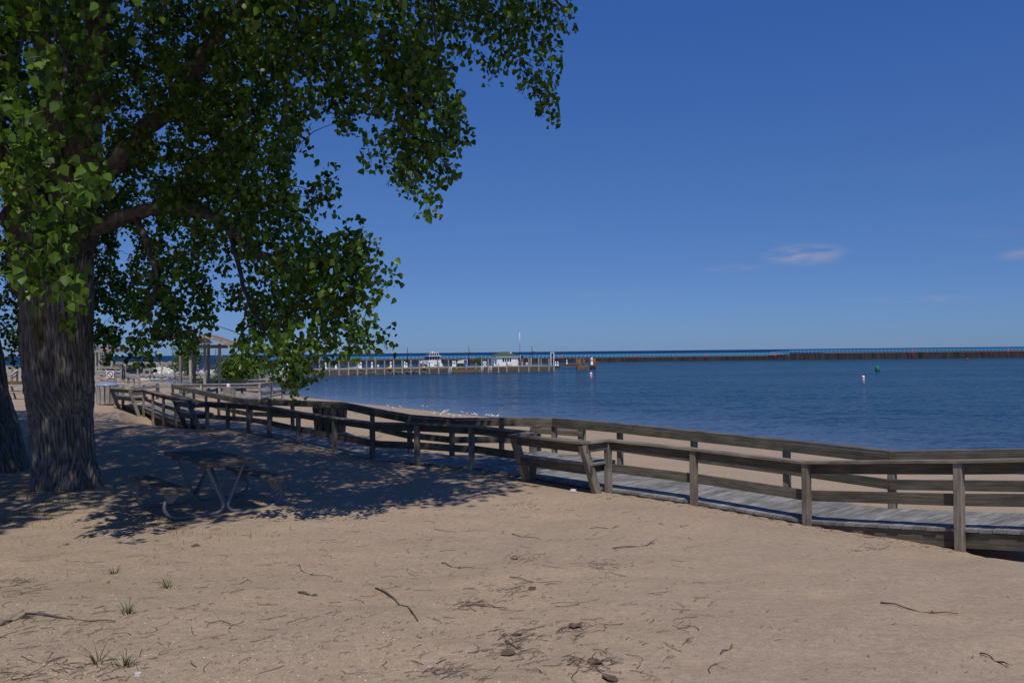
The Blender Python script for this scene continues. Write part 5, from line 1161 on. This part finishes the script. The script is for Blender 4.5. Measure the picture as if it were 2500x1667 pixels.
# sun-bleached tissue-like scraps by the bench leg
for k, (px, py, lab) in enumerate(((1400,1200,'pale crumpled scrap of paper on the sand under the sunny bench'),(1452,1203,'pale paper scrap at the foot of the slanted bench leg'),(337,1650,'small white cigarette-sized scrap at the lower left'))):
    q_ = ghit(px, py); V, F = lathe_vf([(.06 if k < 2 else .02,0),(.05 if k < 2 else .018,.03 if k < 2 else .01),(.02,.045 if k < 2 else .014)], 7, q_); V = [(v[0]+rng.normal()*.012*(k < 2), v[1]+rng.normal()*.012*(k < 2), v[2]+rng.normal()*.006*(k < 2)) for v in V]; tag(mobj('paper_scrap', V, F, mat('paper', (.6,.57,.55))), lab, 'paper scrap')
# grass
def tuft(px, py, n, h, lab, spread=.12):
    q_ = ghit(px, py); V, F = [], []
    for _ in range(n):
        a = rng.uniform(0, 6.28); l_ = h*rng.uniform(.5, 1.2); e = Vector((math.cos(a), math.sin(a), 0)); lean = rng.uniform(.3, 1.1); b = q_+e*rng.uniform(0, spread*.3)-Vector((0,0,.01)); s_ = Vector((-e.y, e.x, 0))*.0045; k = len(V)
        for f in (0, .35, .7, 1):
            c_ = b+e*l_*lean*f*(.6+.4*f)+Vector((0,0,l_*(f-.45*f*f)*1.0)); wd_ = 1-f*.95; V += [c_-s_*wd_, c_+s_*wd_]
        for j in range(3): F.append((k+2*j, k+2*j+1, k+2*j+3, k+2*j+2))
    me = mesh('grass_tuft', V, F, M_GRASS); at_ = me.attributes.new('rnd', 'FLOAT', 'FACE'); at_.data.foreach_set('value', np.repeat(rng.random(len(F)//3), 3).astype(np.float32)); tag(link('grass_tuft', me, Matrix()), lab, 'grass tuft', 'grass tufts on the sand')
for a in ((280,1400,26,.13,'grass tuft below the tree shadow, highest of the three open tufts'),(407,1435,20,.17,'grass tuft with a long stick beside it, right of the others'),(312,1497,24,.16,'spiky grass tuft in the middle of the left sand'),(240,1620,12,.22,'thin tall grass blades in the litter at the bottom left'),(305,1625,26,.15,'dense green tuft at the bottom left beside a white scrap'),
          (180,1460,8,.06,'tiny green seedling patch at the left'),(1487,1219,10,.09,'small green sprig on the sand below the bench post'),(160,1330,16,.07,'faint low grass at the edge of the tree shadow'),(290,1325,16,.07,'sparse grass right of the faint low grass'),(385,1322,12,.06,'sparse grass straight below the picnic table'),(946,1462,5,.05,'tiny green leaf sprig by the forked branch')): tuft(*a)
# sparse short grass round the trunk
def turf():
    V, F = [], []
    for _ in range(2600):
        c_ = (TREE1 if rng.random() < .75 else Vector((-4.9, 12.2, 0))); x = c_.x+rng.normal()*1.3+.4; y = c_.y-1.0+rng.normal()*.9
        if vnoise(np.array([x*1.7]), np.array([y*1.7]))[0] < .05: continue
        z_ = gz1(x, y); a = rng.uniform(0, 6.28); e = Vector((math.cos(a), math.sin(a), 0)); h = rng.uniform(.03, .09); k = len(V); s_ = Vector((-e.y, e.x, 0))*.004; b = Vector((x, y, z_-.005))
        V += [b-s_, b+s_, b+e*h*.5+Vector((0,0,h))]; F.append((k, k+1, k+2))
    me = mesh('grass', V, F, M_GRASS); at_ = me.attributes.new('rnd', 'FLOAT', 'FACE'); at_.data.foreach_set('value', rng.random(len(F)).astype(np.float32)); tag(link('grass', me, Matrix()), 'sparse short grass around the foot of the big tree', 'grass', kind='stuff')
turf()
